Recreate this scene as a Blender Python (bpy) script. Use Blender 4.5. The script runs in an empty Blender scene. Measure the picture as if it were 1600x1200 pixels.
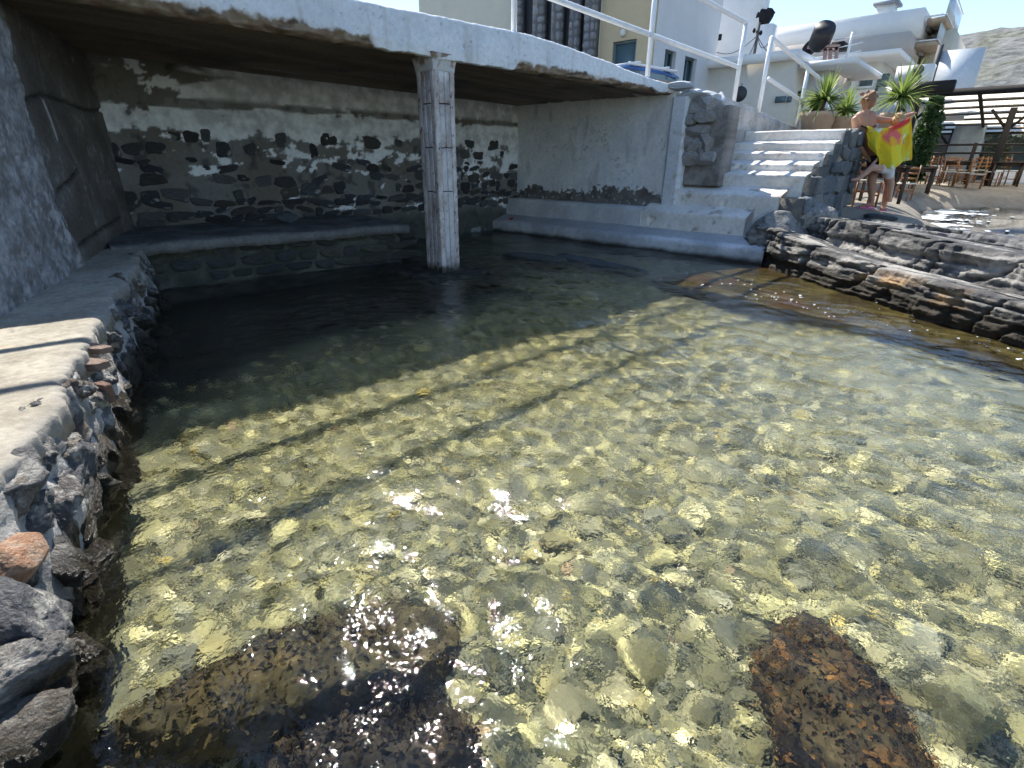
import bpy, math, random
import numpy as np
from mathutils import Matrix, Vector
R = math.radians
sc = bpy.context.scene
COL = sc.collection
random.seed(7)
rng = np.random.default_rng(7)

# ------------------------------------------------------------------ camera
CAM_F, CAM_PITCH, CAM_ROLL, CAM_H, CAM_HEAD = 805.0, R(23.5), R(0.5), 1.3, R(42)
fwd = np.array([math.cos(CAM_HEAD), math.sin(CAM_HEAD), 0.0])
rgt = np.array([math.sin(CAM_HEAD), -math.cos(CAM_HEAD), 0.0])
upz = np.array([0, 0, 1.0])
fc = fwd * math.cos(CAM_PITCH) - upz * math.sin(CAM_PITCH)
uc = fwd * math.sin(CAM_PITCH) + upz * math.cos(CAM_PITCH)
cr, sr = math.cos(CAM_ROLL), math.sin(CAM_ROLL)
cam_x = rgt * cr + uc * sr
cam_y = -rgt * sr + uc * cr
EYE = np.array([0, 0, CAM_H])
cd = bpy.data.cameras.new('camera')
cam = bpy.data.objects.new('camera', cd)
COL.objects.link(cam)
cd.sensor_width = 36.0
cd.lens = CAM_F / 1600 * 36
cd.clip_start = 0.005
cd.clip_end = 4000
cam.matrix_world = Matrix(((cam_x[0], cam_y[0], -fc[0], EYE[0]), (cam_x[1], cam_y[1], -fc[1], EYE[1]),
                           (cam_x[2], cam_y[2], -fc[2], EYE[2]), (0, 0, 0, 1)))
sc.camera = cam

# ------------------------------------------------------------------ sky and sun
SUN = np.array([0.40, 0.70, 1.0]); SUN /= np.linalg.norm(SUN)
world = bpy.data.worlds.new('World'); sc.world = world; world.use_nodes = True
wn = world.node_tree
sky = wn.nodes.new('ShaderNodeTexSky'); sky.sky_type = 'NISHITA'; sky.sun_disc = False
sky.sun_elevation = math.asin(SUN[2]); sky.sun_rotation = math.atan2(SUN[0], SUN[1])
sky.air_density = 1.1; sky.dust_density = .1; sky.ozone_density = 3.0
wn.links.new(sky.outputs[0], wn.nodes['Background'].inputs[0])
wn.nodes['Background'].inputs[1].default_value = 0.124
ld = bpy.data.lights.new('sun', 'SUN'); ld.energy = 5.0; ld.angle = R(0.5); ld.color = (1.0, 0.95, 0.86)
sun = bpy.data.objects.new('sun', ld); COL.objects.link(sun)
sun.rotation_euler = Vector(SUN).to_track_quat('Z', 'Y').to_euler()
ld.cycles.is_caustics_light = True
sc.view_settings.view_transform = 'Standard'
sc.view_settings.look = 'None'
sc.view_settings.exposure = 0.95
sc.view_settings.gamma = 1.0
sc.render.engine = 'CYCLES'
cy = sc.cycles
cy.max_bounces = 7; cy.diffuse_bounces = 3; cy.glossy_bounces = 3; cy.transmission_bounces = 5; cy.transparent_max_bounces = 6
cy.use_adaptive_sampling = True; cy.adaptive_threshold = 0.04; cy.sample_clamp_indirect = 6.0
cy.use_denoising = True; cy.time_limit = 1000
cy.caustics_reflective = True

# ------------------------------------------------------------------ geometry helpers
def ray(x, y):
    """direction of sight through a point of the 1600 x 1200 survey photograph"""
    return fc + cam_x * ((x - 800) / CAM_F) + cam_y * ((600 - y) / CAM_F)
def on_z(x, y, z=0.0):
    r = ray(x, y); return EYE + r * ((z - CAM_H) / r[2])
def on_plane(x, y, p, n):
    r = ray(x, y); n = np.array(n, float); return EYE + r * (np.dot(np.array(p, float) - EYE, n) / np.dot(r, n))
def on_x(x, y, X): return on_plane(x, y, (X, 0, 0), (1, 0, 0))
def on_y(x, y, Y): return on_plane(x, y, (0, Y, 0), (0, 1, 0))

_perm = np.random.default_rng(11).permutation(512).astype(np.int64) % 256
_perm = np.concatenate([_perm, _perm, _perm])
_grad = np.random.default_rng(12).normal(size=(256, 3)); _grad /= np.linalg.norm(_grad, axis=1)[:, None]
def perlin(P):
    P = np.asarray(P, float); i = np.floor(P).astype(np.int64); f = P - i; i &= 255
    u = f * f * f * (f * (f * 6 - 15) + 10)
    out = 0
    for dx in (0, 1):
        wx = u[..., 0] if dx else 1 - u[..., 0]
        for dy in (0, 1):
            wy = u[..., 1] if dy else 1 - u[..., 1]
            for dz in (0, 1):
                wz = u[..., 2] if dz else 1 - u[..., 2]
                h = _perm[_perm[_perm[i[..., 0] + dx] + i[..., 1] + dy] + i[..., 2] + dz]
                g = _grad[h]
                d = g[..., 0] * (f[..., 0] - dx) + g[..., 1] * (f[..., 1] - dy) + g[..., 2] * (f[..., 2] - dz)
                out = out + wx * wy * wz * d
    return out * 1.5
def fbm(P, scale=1.0, octv=4, seed=0.0, rough=0.5):
    P = np.asarray(P, float) * scale + np.array([seed * 17.3, seed * 7.1, seed * 3.7]) + 100.0
    a, s, o = 1.0, 0.0, 0
    for _ in range(octv):
        o = o + a * perlin(P); s += a; a *= rough; P = P * 2.03 + 5.2
    return o / s
def sstep(x, a, b):
    t = np.clip((x - a) / (b - a), 0, 1); return t * t * (3 - 2 * t)
def mixc(a, b, m):
    a = np.asarray(a, float); b = np.asarray(b, float); m = np.asarray(m)[..., None]
    return a * (1 - m) + b * m
def seg_dist(u, v, pts):
    d = np.full(np.shape(u), 1e9)
    for (a, b), (c, e) in zip(pts[:-1], pts[1:]):
        L = (c - a) ** 2 + (e - b) ** 2 + 1e-12
        t = np.clip(((u - a) * (c - a) + (v - b) * (e - b)) / L, 0, 1)
        d = np.minimum(d, np.hypot(u - a - t * (c - a), v - b - t * (e - b)))
    return d

def link(o, parent=None):
    COL.objects.link(o)
    if parent is not None:
        o.parent = parent
        o.matrix_parent_inverse = Matrix.Translation(-Vector(parent.location))
    return o
def tag(o, label=None, cat=None, group=None, kind=None):
    if label: o['label'] = label
    if cat: o['category'] = cat
    if group: o['group'] = group
    if kind: o['kind'] = kind
    return o
def empty(name, loc, label=None, cat=None, group=None, kind=None):
    o = bpy.data.objects.new(name, None); o.location = [float(q) for q in loc]; o.empty_display_size = 0.1
    link(o); return tag(o, label, cat, group, kind)
def raw_mesh(name, co, faces, mat=None, col=None, smooth=True):
    co = np.asarray(co, np.float32).reshape(-1, 3)
    me = bpy.data.meshes.new(name)
    if isinstance(faces, np.ndarray):
        k = faces.shape[1]; n = faces.shape[0]
        idx = faces.astype(np.int32).ravel(); st = np.arange(n, dtype=np.int32) * k
    else:
        idx = np.array([q for f in faces for q in f], np.int32)
        ln = np.array([len(f) for f in faces], np.int32); st = np.concatenate([[0], np.cumsum(ln)[:-1]]).astype(np.int32); n = len(faces)
    me.vertices.add(len(co)); me.vertices.foreach_set('co', co.ravel())
    me.loops.add(len(idx)); me.loops.foreach_set('vertex_index', idx)
    me.polygons.add(n); me.polygons.foreach_set('loop_start', st)
    if smooth: me.polygons.foreach_set('use_smooth', np.ones(n, bool))
    me.update(calc_edges=True); me.validate()
    if col is not None:
        c = np.ones((len(co), 4), np.float32); c[:, :3] = np.clip(np.asarray(col).reshape(-1, 3), 0, 1)
        me.color_attributes.new('col', 'FLOAT_COLOR', 'POINT').data.foreach_set('color', c.ravel())
    if mat: me.materials.append(mat)
    return me
def mk(name, co, faces, mat, parent=None, col=None, smooth=False, label=None, cat=None, group=None, kind=None, org=None):
    co = np.asarray(co, float).reshape(-1, 3)
    if org is None: org = np.array([(co[:, 0].min() + co[:, 0].max()) / 2, (co[:, 1].min() + co[:, 1].max()) / 2, co[:, 2].min()])
    me = raw_mesh(name, co - org, faces, mat, col, smooth)
    o = bpy.data.objects.new(name, me); o.location = [float(q) for q in org]
    link(o, parent)
    return tag(o, label, cat, group, kind)
def inst(name, me, M, parent=None, label=None, cat=None, group=None):
    o = bpy.data.objects.new(name, me); link(o, parent); o.matrix_basis = M
    return tag(o, label, cat, group)
def copy_tree(o, parent=None):
    c = o.copy(); COL.objects.link(c); c.parent = parent
    for ch in o.children: copy_tree(ch, c)
    return c
def basis(c, ax, ay, az):
    return Matrix(((ax[0], ay[0], az[0], c[0]), (ax[1], ay[1], az[1], c[1]), (ax[2], ay[2], az[2], c[2]), (0, 0, 0, 1)))

class MB:
    """collects simple solids that belong to one part"""
    def __init__(s): s.v = []; s.f = []
    def add(s, co, fs):
        b = len(s.v); s.v += [tuple(map(float, c)) for c in co]; s.f += [tuple(b + q for q in f) for f in fs]; return s
    def box(s, x0, x1, y0, y1, z0, z1):
        co = [(x, y, z) for z in (z0, z1) for (x, y) in ((x0, y0), (x1, y0), (x1, y1), (x0, y1))]
        return s.add(co, [(3, 2, 1, 0), (4, 5, 6, 7), (0, 1, 5, 4), (1, 2, 6, 5), (2, 3, 7, 6), (3, 0, 4, 7)])
    def obox(s, c, ax, ay, az, hx, hy, hz):
        c, ax, ay, az = [np.array(q, float) for q in (c, ax, ay, az)]
        co = [c + ax * i * hx + ay * j * hy + az * k * hz for k in (-1, 1) for (i, j) in ((-1, -1), (1, -1), (1, 1), (-1, 1))]
        return s.add(co, [(3, 2, 1, 0), (4, 5, 6, 7), (0, 1, 5, 4), (1, 2, 6, 5), (2, 3, 7, 6), (3, 0, 4, 7)])
    def bar(s, a, b, w, h=None, up=(0, 0, 1)):
        a, b = np.array(a, float), np.array(b, float); d = b - a; L = np.linalg.norm(d); d /= L
        up = np.array(up, float)
        if abs(np.dot(up, d)) > .95: up = np.array([1.0, 0, 0])
        x = np.cross(d, up); x /= np.linalg.norm(x); y = np.cross(x, d)
        return s.obox((a + b) / 2, x, d, y, w / 2, L / 2, (h or w) / 2)
    def tube(s, pts, r, n=10, cap=True):
        pts = [np.array(p, float) for p in pts]; rr = r if hasattr(r, '__len__') else [r] * len(pts)
        b = len(s.v); ref = None
        for i, p in enumerate(pts):
            d = pts[min(i + 1, len(pts) - 1)] - pts[max(i - 1, 0)]; d /= np.linalg.norm(d) + 1e-12
            if ref is None:
                ref = np.cross(d, (0, 0, 1.0) if abs(d[2]) < .9 else (1.0, 0, 0))
            x = ref - d * np.dot(ref, d); x /= np.linalg.norm(x); y = np.cross(d, x); ref = x
            for k in range(n):
                a = 2 * math.pi * k / n; s.v.append(tuple(p + (x * math.cos(a) + y * math.sin(a)) * rr[i]))
        for i in range(len(pts) - 1):
            for k in range(n):
                k2 = (k + 1) % n; s.f.append((b + i * n + k, b + i * n + k2, b + (i + 1) * n + k2, b + (i + 1) * n + k))
        if cap:
            s.f.append(tuple(b + k for k in range(n))[::-1]); s.f.append(tuple(b + (len(pts) - 1) * n + k for k in range(n)))
        return s
    def lathe(s, c, prof, n=18):
        b = len(s.v)
        for (r, z) in prof:
            for k in range(n):
                a = 2 * math.pi * k / n; s.v.append((c[0] + r * math.cos(a), c[1] + r * math.sin(a), c[2] + z))
        for i in range(len(prof) - 1):
            for k in range(n):
                k2 = (k + 1) % n; s.f.append((b + i * n + k, b + i * n + k2, b + (i + 1) * n + k2, b + (i + 1) * n + k))
        s.f.append(tuple(b + k for k in range(n))[::-1]); s.f.append(tuple(b + (len(prof) - 1) * n + k for k in range(n)))
        return s
    def build(s, name, mat, parent=None, smooth=False, **kw): return mk(name, s.v, s.f, mat, parent, smooth=smooth, **kw)

def quads(nu, nv):
    i = np.arange(nu * nv).reshape(nu, nv)
    return np.stack([i[:-1, :-1], i[1:, :-1], i[1:, 1:], i[:-1, 1:]], -1).reshape(-1, 4)
def slab_grid(name, P, N, thick, mat, col, parent=None, flip=False, **kw):
    """front sheet P (nu, nv, 3) given body: its rim goes back along -N by thick, closed behind"""
    nu, nv, _ = P.shape; N = np.array(N, float)
    f = quads(nu, nv)
    if flip: f = f[:, ::-1]
    i = np.arange(nu * nv).reshape(nu, nv)
    loop = np.concatenate([i[:-1, 0], i[-1, :-1], i[:0:-1, -1], i[0, :0:-1]])
    co = P.reshape(-1, 3); back = co[loop] - N * thick; b = len(co); m = len(loop)
    faces = f.tolist()
    for k in range(m):
        k2 = (k + 1) % m; q = (int(loop[k]), b + k, b + k2, int(loop[k2])); faces.append(q[::-1] if flip else q)
    bk = tuple(b + k for k in range(m)); faces.append(bk if flip else bk[::-1])
    c = np.asarray(col).reshape(-1, 3); c = np.concatenate([c, c[loop]])
    return mk(name, np.concatenate([co, back]), faces, mat, parent, col=c, smooth=True, **kw)
def orient_check(U, V, N): return np.dot(np.cross(U, V), N) < 0
def wall_sheet(name, O, U, V, N, W, H, res, disp, colf, thick, mat, parent=None, edge=None, **kw):
    """upright rectangle O + u U + v V pushed out by disp(u, v, p) along N"""
    O, U, V, N = [np.array(q, float) for q in (O, U, V, N)]
    nu, nv = max(2, int(W / res) + 1), max(2, int(H / res) + 1)
    u, v = np.meshgrid(np.linspace(0, W, nu), np.linspace(0, H, nv), indexing='ij')
    P = O + u[..., None] * U + v[..., None] * V
    if edge is not None:
        du, dv = edge(u, v, P); P = P + du[..., None] * U + dv[..., None] * V
    d = disp(u, v, P); P2 = P + d[..., None] * N
    c = colf(u, v, P)
    return slab_grid(name, P2, N, thick, mat, c, parent, flip=orient_check(U, V, N), **kw)

def wall_open(name, O, U, N, W, H, T, holes, mat, parent=None, **kw):
    """plain wall with real openings: front, back, reveals and rim in one mesh"""
    O, U, N = [np.array(q, float) for q in (O, U, N)]; V = np.array([0, 0, 1.0])
    us = sorted({0, W, *[h[0] for h in holes], *[h[1] for h in holes]}); vs = sorted({0, H, *[h[2] for h in holes], *[h[3] for h in holes]})
    us = [q for q in us if 0 <= q <= W]; vs = [q for q in vs if 0 <= q <= H]
    m = MB(); P = lambda u, v, d: O + U * u + V * v - N * d
    hole = lambda i, j: any(h[0] - 1e-6 <= us[i] and us[i + 1] <= h[1] + 1e-6 and h[2] - 1e-6 <= vs[j] and vs[j + 1] <= h[3] + 1e-6 for h in holes)
    nu, nv = len(us) - 1, len(vs) - 1
    full = [[0 <= i < nu and 0 <= j < nv and not hole(i, j) for j in range(nv)] for i in range(nu)]
    isf = lambda i, j: 0 <= i < nu and 0 <= j < nv and full[i][j]
    for i in range(nu):
        for j in range(nv):
            if not full[i][j]: continue
            a, b, c, d = us[i], us[i + 1], vs[j], vs[j + 1]
            m.add([P(a, c, 0), P(b, c, 0), P(b, d, 0), P(a, d, 0)], [(0, 1, 2, 3)])
            m.add([P(a, c, T), P(b, c, T), P(b, d, T), P(a, d, T)], [(3, 2, 1, 0)])
            for (di, dj, e0, e1) in ((-1, 0, (a, d), (a, c)), (1, 0, (b, c), (b, d)), (0, -1, (a, c), (b, c)), (0, 1, (b, d), (a, d))):
                if not isf(i + di, j + dj):
                    m.add([P(*e0, 0), P(*e0, T), P(*e1, T), P(*e1, 0)], [(0, 1, 2, 3)])
    return m.build(name, mat, parent, **kw)

def icosphere(sub):
    t = (1 + 5 ** .5) / 2
    v = [(-1, t, 0), (1, t, 0), (-1, -t, 0), (1, -t, 0), (0, -1, t), (0, 1, t), (0, -1, -t), (0, 1, -t), (t, 0, -1), (t, 0, 1), (-t, 0, -1), (-t, 0, 1)]
    f = [(0, 11, 5), (0, 5, 1), (0, 1, 7), (0, 7, 10), (0, 10, 11), (1, 5, 9), (5, 11, 4), (11, 10, 2), (10, 7, 6), (7, 1, 8), (3, 9, 4), (3, 4, 2), (3, 2, 6), (3, 6, 8), (3, 8, 9), (4, 9, 5), (2, 4, 11), (6, 2, 10), (8, 6, 7), (9, 8, 1)]
    v = [np.array(q, float) / np.linalg.norm(q) for q in v]
    for _ in range(sub):
        cache = {}; nf = []
        def mid(a, b):
            k = (min(a, b), max(a, b))
            if k not in cache:
                m = v[a] + v[b]; v.append(m / np.linalg.norm(m)); cache[k] = len(v) - 1
            return cache[k]
        for a, b, c in f:
            x, y, z = mid(a, b), mid(b, c), mid(c, a); nf += [(a, x, z), (b, y, x), (c, z, y), (x, y, z)]
        f = nf
    return np.array(v), np.array(f, np.int64)
ICO = [icosphere(k) for k in range(6)]
def rock_shape(sub, seed, facets=14, sharp=14.0, noise=0.06, nscale=2.0):
    """angular boulder: unit sphere cut by random planes, then roughened"""
    r = np.random.default_rng(seed); v, f = ICO[sub]
    n = r.normal(size=(facets, 3)); n /= np.linalg.norm(n, axis=1)[:, None]; d = r.uniform(.62, .95, facets)
    dots = v @ n.T
    q = np.maximum(dots, 0) / d; rad = 1 / (np.sum(q ** sharp, 1) + 1e-9) ** (1 / sharp); rad = np.minimum(rad, 1.25)
    co = v * rad[:, None]
    co = co * (1 + noise * fbm(co, nscale, 5, seed))[:, None]
    return co, f
def block_shape(sub, seed, p=5.0, noise=0.12):
    """worn building stone: rounded brick shape with lumps"""
    v, f = ICO[sub]
    rad = 1 / (np.sum(np.abs(v) ** p, 1)) ** (1 / p)
    co = v * rad[:, None]
    k = np.random.default_rng(seed).uniform(-.25, .25, 4)
    co[:, 0] *= 1 + k[0] * co[:, 1]; co[:, 1] *= 1 + k[1] * co[:, 0]
    return co + noise * np.stack([fbm(co, 1.3, 3, seed + i) for i in range(3)], 1), f
def pebble_shape(sub, seed):
    v, f = ICO[sub]; co = v * (1 + .22 * fbm(v, 1.1, 2, seed) + .05 * fbm(v, 3.0, 2, seed))[:, None]
    return co, f

# ------------------------------------------------------------------ materials
def nodes(name):
    m = bpy.data.materials.new(name); m.use_nodes = True; nt = m.node_tree
    return m, nt, nt.nodes['Principled BSDF']
def add_bump(nt, b, scale, strength, dist, coord='Object', detail=8, kind='noise'):
    tc = nt.nodes.new('ShaderNodeTexCoord')
    if kind == 'noise':
        n = nt.nodes.new('ShaderNodeTexNoise'); n.inputs['Detail'].default_value = detail; n.inputs['Roughness'].default_value = .62; out = n.outputs[0]
    else:
        n = nt.nodes.new('ShaderNodeTexVoronoi'); out = n.outputs['Distance']
    n.inputs['Scale'].default_value = scale
    nt.links.new(tc.outputs[coord], n.inputs['Vector'])
    bp = nt.nodes.new('ShaderNodeBump'); bp.inputs['Strength'].default_value = strength; bp.inputs['Distance'].default_value = dist
    nt.links.new(out, bp.inputs['Height']); nt.links.new(bp.outputs[0], b.inputs['Normal'])
    return bp
def grain(nt, src, b, scale, amt, coord='Object', detail=8):
    tc = nt.nodes.new('ShaderNodeTexCoord'); n = nt.nodes.new('ShaderNodeTexNoise'); n.inputs['Scale'].default_value = scale; n.inputs['Detail'].default_value = detail
    n.inputs['Roughness'].default_value = .68
    nt.links.new(tc.outputs[coord], n.inputs['Vector'])
    mr = nt.nodes.new('ShaderNodeMapRange'); mr.inputs[1].default_value = .25; mr.inputs[2].default_value = .75
    mr.inputs[3].default_value = 1 - amt; mr.inputs[4].default_value = 1 + amt
    nt.links.new(n.outputs[0], mr.inputs[0])
    mx = nt.nodes.new('ShaderNodeVectorMath'); mx.operation = 'SCALE'
    nt.links.new(src, mx.inputs[0]); nt.links.new(mr.outputs[0], mx.inputs['Scale'])
    nt.links.new(mx.outputs[0], b.inputs['Base Color'])
    return mx
def vmat(name, rough=.9, gs=30, ga=.25, bs=40, bst=.5, bd=.01, spec=.3):
    m, nt, b = nodes(name)
    a = nt.nodes.new('ShaderNodeVertexColor'); a.layer_name = 'col'
    grain(nt, a.outputs[0], b, gs, ga); add_bump(nt, b, bs, bst, bd)
    b.inputs['Roughness'].default_value = rough; b.inputs['Specular IOR Level'].default_value = spec
    return m
def pmat(name, rgb, rough=.7, gs=12, ga=.12, bs=0, bst=.3, bd=.005, metal=0, spec=.4):
    m, nt, b = nodes(name)
    c = nt.nodes.new('ShaderNodeRGB'); c.outputs[0].default_value = (*rgb, 1)
    grain(nt, c.outputs[0], b, gs, ga)
    if bs: add_bump(nt, b, bs, bst, bd)
    b.inputs['Roughness'].default_value = rough; b.inputs['Metallic'].default_value = metal; b.inputs['Specular IOR Level'].default_value = spec
    return m
def omat(name, cols, rough=.85, gs=20, ga=.3, bs=25, bst=.6, bd=.01, blotch=None, wet=None):
    """each piece takes its own tone from a row of natural colours"""
    m, nt, b = nodes(name)
    oi = nt.nodes.new('ShaderNodeObjectInfo'); rp = nt.nodes.new('ShaderNodeValToRGB'); rp.color_ramp.interpolation = 'LINEAR'
    el = rp.color_ramp.elements
    while len(el) < len(cols): el.new(.5)
    for k, c in enumerate(cols): el[k].position = k / max(1, len(cols) - 1); el[k].color = (*c, 1)
    nt.links.new(oi.outputs['Random'], rp.inputs[0])
    src = rp.outputs[0]
    if blotch:
        rgb, lo, hi, s = blotch
        tc = nt.nodes.new('ShaderNodeTexCoord'); n = nt.nodes.new('ShaderNodeTexNoise'); n.inputs['Scale'].default_value = s; n.inputs['Detail'].default_value = 6; n.noise_dimensions = '4D'
        nt.links.new(tc.outputs['Object'], n.inputs['Vector']); nt.links.new(oi.outputs['Random'], n.inputs['W'])
        mr = nt.nodes.new('ShaderNodeMapRange'); mr.inputs[1].default_value = lo; mr.inputs[2].default_value = hi; nt.links.new(n.outputs[0], mr.inputs[0])
        mx = nt.nodes.new('ShaderNodeMix'); mx.data_type = 'RGBA'; nt.links.new(mr.outputs[0], mx.inputs[0]); nt.links.new(src, mx.inputs[6]); mx.inputs[7].default_value = (*rgb, 1)
        src = mx.outputs[2]
    b.inputs['Roughness'].default_value = rough
    if wet:
        ge = nt.nodes.new('ShaderNodeNewGeometry'); sp = nt.nodes.new('ShaderNodeSeparateXYZ'); nt.links.new(ge.outputs['Position'], sp.inputs[0])
        nz = nt.nodes.new('ShaderNodeTexNoise'); nz.inputs['Scale'].default_value = 7; nt.links.new(ge.outputs['Position'], nz.inputs['Vector'])
        ad = nt.nodes.new('ShaderNodeMath'); ad.operation = 'MULTIPLY_ADD'; ad.inputs[1].default_value = -.16; nt.links.new(nz.outputs[0], ad.inputs[0]); nt.links.new(sp.outputs[2], ad.inputs[2])
        mr = nt.nodes.new('ShaderNodeMapRange'); mr.inputs[1].default_value = wet - .05; mr.inputs[2].default_value = wet - .13; nt.links.new(ad.outputs[0], mr.inputs[0])
        mx = nt.nodes.new('ShaderNodeMix'); mx.data_type = 'RGBA'; nt.links.new(mr.outputs[0], mx.inputs[0]); nt.links.new(src, mx.inputs[6]); mx.inputs[7].default_value = (.035, .028, .018, 1); src = mx.outputs[2]
        m2 = nt.nodes.new('ShaderNodeMapRange'); m2.inputs[3].default_value = rough; m2.inputs[4].default_value = .3; nt.links.new(mr.outputs[0], m2.inputs[0]); nt.links.new(m2.outputs[0], b.inputs['Roughness'])
    grain(nt, src, b, gs, ga); add_bump(nt, b, bs, bst, bd)
    return m
def glassy(name, rgb=(.03, .05, .06), rough=.08):
    m, nt, b = nodes(name); b.inputs['Base Color'].default_value = (*rgb, 1); b.inputs['Roughness'].default_value = rough
    add_bump(nt, b, 1.5, .05, .02); return m

M = {}
M['plaster'] = vmat('limewashed_plaster', .92, 22, .16, 30, .55, .012)
M['concrete'] = vmat('weathered_concrete', .93, 30, .34, 45, .8, .012)
M['ledge'] = vmat('worn_concrete', .95, 30, .28, 60, .6, .008)
M['rockv'] = vmat('slate_rock', .82, 14, .38, 18, .9, .03, .35)
M['rockface'] = vmat('slate_rock_fine', .8, 40, .35, 60, .9, .012, .35)
M['bed'] = vmat('pebble', .85, 35, .35, 50, .5, .006, .3)
M['beach'] = vmat('beach_gravel', .95, 60, .4, 45, .9, .03)
M['hill'] = vmat('scrub_hill', .95, .22, .85, .3, .5, 1.0, .1)
M['white_metal'] = pmat('white_paint', (.78, .79, .80), .45, 9, .06)
M['stone'] = omat('wall_stone', gs=4, ga=.5, bs=5, bst=1.0, bd=.06, cols=[(.035, .04, .05), (.10, .11, .125), (.06, .065, .07), (.16, .165, .17), (.05, .05, .055), (.13, .12, .105)], blotch=((.50, .53, .56), .60, .72, .8))
M['darkstone'] = omat('foundation_stone', gs=4, ga=.5, bs=5, bst=1.0, bd=.06, cols=[(.05, .055, .06), (.11, .115, .12), (.07, .068, .06), (.13, .12, .10)], blotch=((.06, .08, .03), .5, .7, 1.2))
M['slate'] = omat('slate_block', [(.10, .115, .13), (.16, .18, .20), (.08, .09, .10), (.20, .21, .21), (.13, .14, .15), (.22, .20, .17)], .8, 3, .45, 4, .9, .05)
M['rubble'] = omat('rubble_stone', [(.10, .105, .12), (.19, .185, .18), (.07, .075, .09), (.27, .235, .195), (.16, .125, .095), (.13, .13, .14), (.30, .28, .25)], .88, 4, .6, 6, 1.0, .07, blotch=((.46, .44, .40), .50, .62, 1.7), wet=.17)
M['palerubble'] = omat('pale_rubble', [(.24, .235, .23), (.36, .35, .34), (.30, .28, .26), (.42, .41, .41)], .9, 4, .4, 6, .9, .05)
M['brick'] = omat('brick', [(.27, .16, .12), (.33, .24, .19)], .9, 4, .35, 6, .8, .05)
M['orange_rock'] = omat('ochre_rock', [(.36, .19, .11), (.40, .22, .13)], .85, 5, .35, 9, .9, .03, blotch=((.50, .36, .26), .45, .65, 2.0))
M['algae_rock'] = vmat('algae_rock', .9, 38, .6, 60, .5, .006, .2)

def trans_nodes(name, k):
    """thin leaf or reed: part of the light passes through"""
    m, nt, b = nodes(name); t = nt.nodes.new('ShaderNodeBsdfTranslucent'); mx = nt.nodes.new('ShaderNodeMixShader'); mx.inputs[0].default_value = k
    out = nt.nodes['Material Output']; nt.links.new(b.outputs[0], mx.inputs[1]); nt.links.new(t.outputs[0], mx.inputs[2]); nt.links.new(mx.outputs[0], out.inputs[0])
    m['t'] = t.name; return m, nt, b
def trans_mat(name, rgb, k):
    m, nt, b = trans_nodes(name, k); c = nt.nodes.new('ShaderNodeRGB'); c.outputs[0].default_value = (*rgb, 1); g = grain(nt, c.outputs[0], b, 20, .2)
    nt.links.new(g.outputs[0], nt.nodes[m['t']].inputs[0]); b.inputs['Roughness'].default_value = .8; return m
# water
m, nt, b = nodes('clear_water')
b.inputs['Base Color'].default_value = (.93, .985, .97, 1); b.inputs['Transmission Weight'].default_value = 1.0
b.inputs['IOR'].default_value = 1.333; b.inputs['Roughness'].default_value = 0.02
tc = nt.nodes.new('ShaderNodeTexCoord'); n1 = nt.nodes.new('ShaderNodeTexNoise'); n1.inputs['Scale'].default_value = 42; n1.inputs['Detail'].default_value = 2.5
nt.links.new(tc.outputs['Object'], n1.inputs['Vector'])
bp = nt.nodes.new('ShaderNodeBump'); bp.inputs['Strength'].default_value = .37; bp.inputs['Distance'].default_value = .009
nt.links.new(n1.outputs[0], bp.inputs['Height']); nt.links.new(bp.outputs[0], b.inputs['Normal'])
M['water'] = m

# ------------------------------------------------------------------ water
def spaced(lo, a, b, hi, h, g):
    mid = list(np.arange(a, b, h)); lft = []; q = a; s = h
    while q > lo: s *= g; q -= s; lft.append(q)
    r = []; q = mid[-1]; s = h
    while q < hi: s = min(s * g, 40) if q < 60 else s * 1.3; q += s; r.append(q)
    return np.array(lft[::-1] + mid + r)
gx = spaced(-40, -1.5, 8.7, 500, .0195, 1.03)
gy = spaced(-400, -1.0, 8.0, 8.02, .0195, 1.05)
X, Y = np.meshgrid(gx, gy, indexing='ij')
Z = np.zeros_like(X)
P3 = np.stack([X, Y, np.zeros_like(X)], -1)
patch = np.clip(.75 + .9 * fbm(P3, .55, 2, 3), .25, 1.6)
sea_side = sstep((X - 8.5) + (.9 - Y) * .6, 0, 3.0)
wr = np.random.default_rng(5)
NW = 44
for i in range(NW):
    lam = math.exp(wr.uniform(math.log(.085), math.log(.38))) if i % 5 else wr.uniform(.4, .9); a = wr.normal(R(205), R(55)); ph = wr.uniform(0, 6.28)
    wob = .35 * lam
    A = .12 * math.sqrt(2 / NW) * lam / (2 * math.pi)
    k = 2 * math.pi / lam
    Z += A * patch * np.sin(k * (X * math.cos(a) + Y * math.sin(a)) + ph + .9 * np.sin(1.7 * X + .6 * Y + i) + .7 * np.sin(2.1 * Y - .8 * X + 2 * i))
for i in range(10):
    lam = wr.uniform(.7, 2.4); a = wr.normal(R(20), R(30)); ph = wr.uniform(0, 6.28)
    Z += sea_side * .16 * math.sqrt(2 / 10) * lam / (2 * math.pi) * np.sin(2 * math.pi / lam * (X * math.cos(a) + Y * math.sin(a)) + ph)
Z *= 1 - sstep(np.hypot(X - 5, Y), 40, 120)
water = mk('water', np.stack([X, Y, Z], -1), quads(*X.shape), M['water'], smooth=True, kind='structure', org=np.zeros(3))
water.cycles.is_caustics_caster = True
def receiver(o): o.cycles.is_caustics_receiver = True; return o

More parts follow.
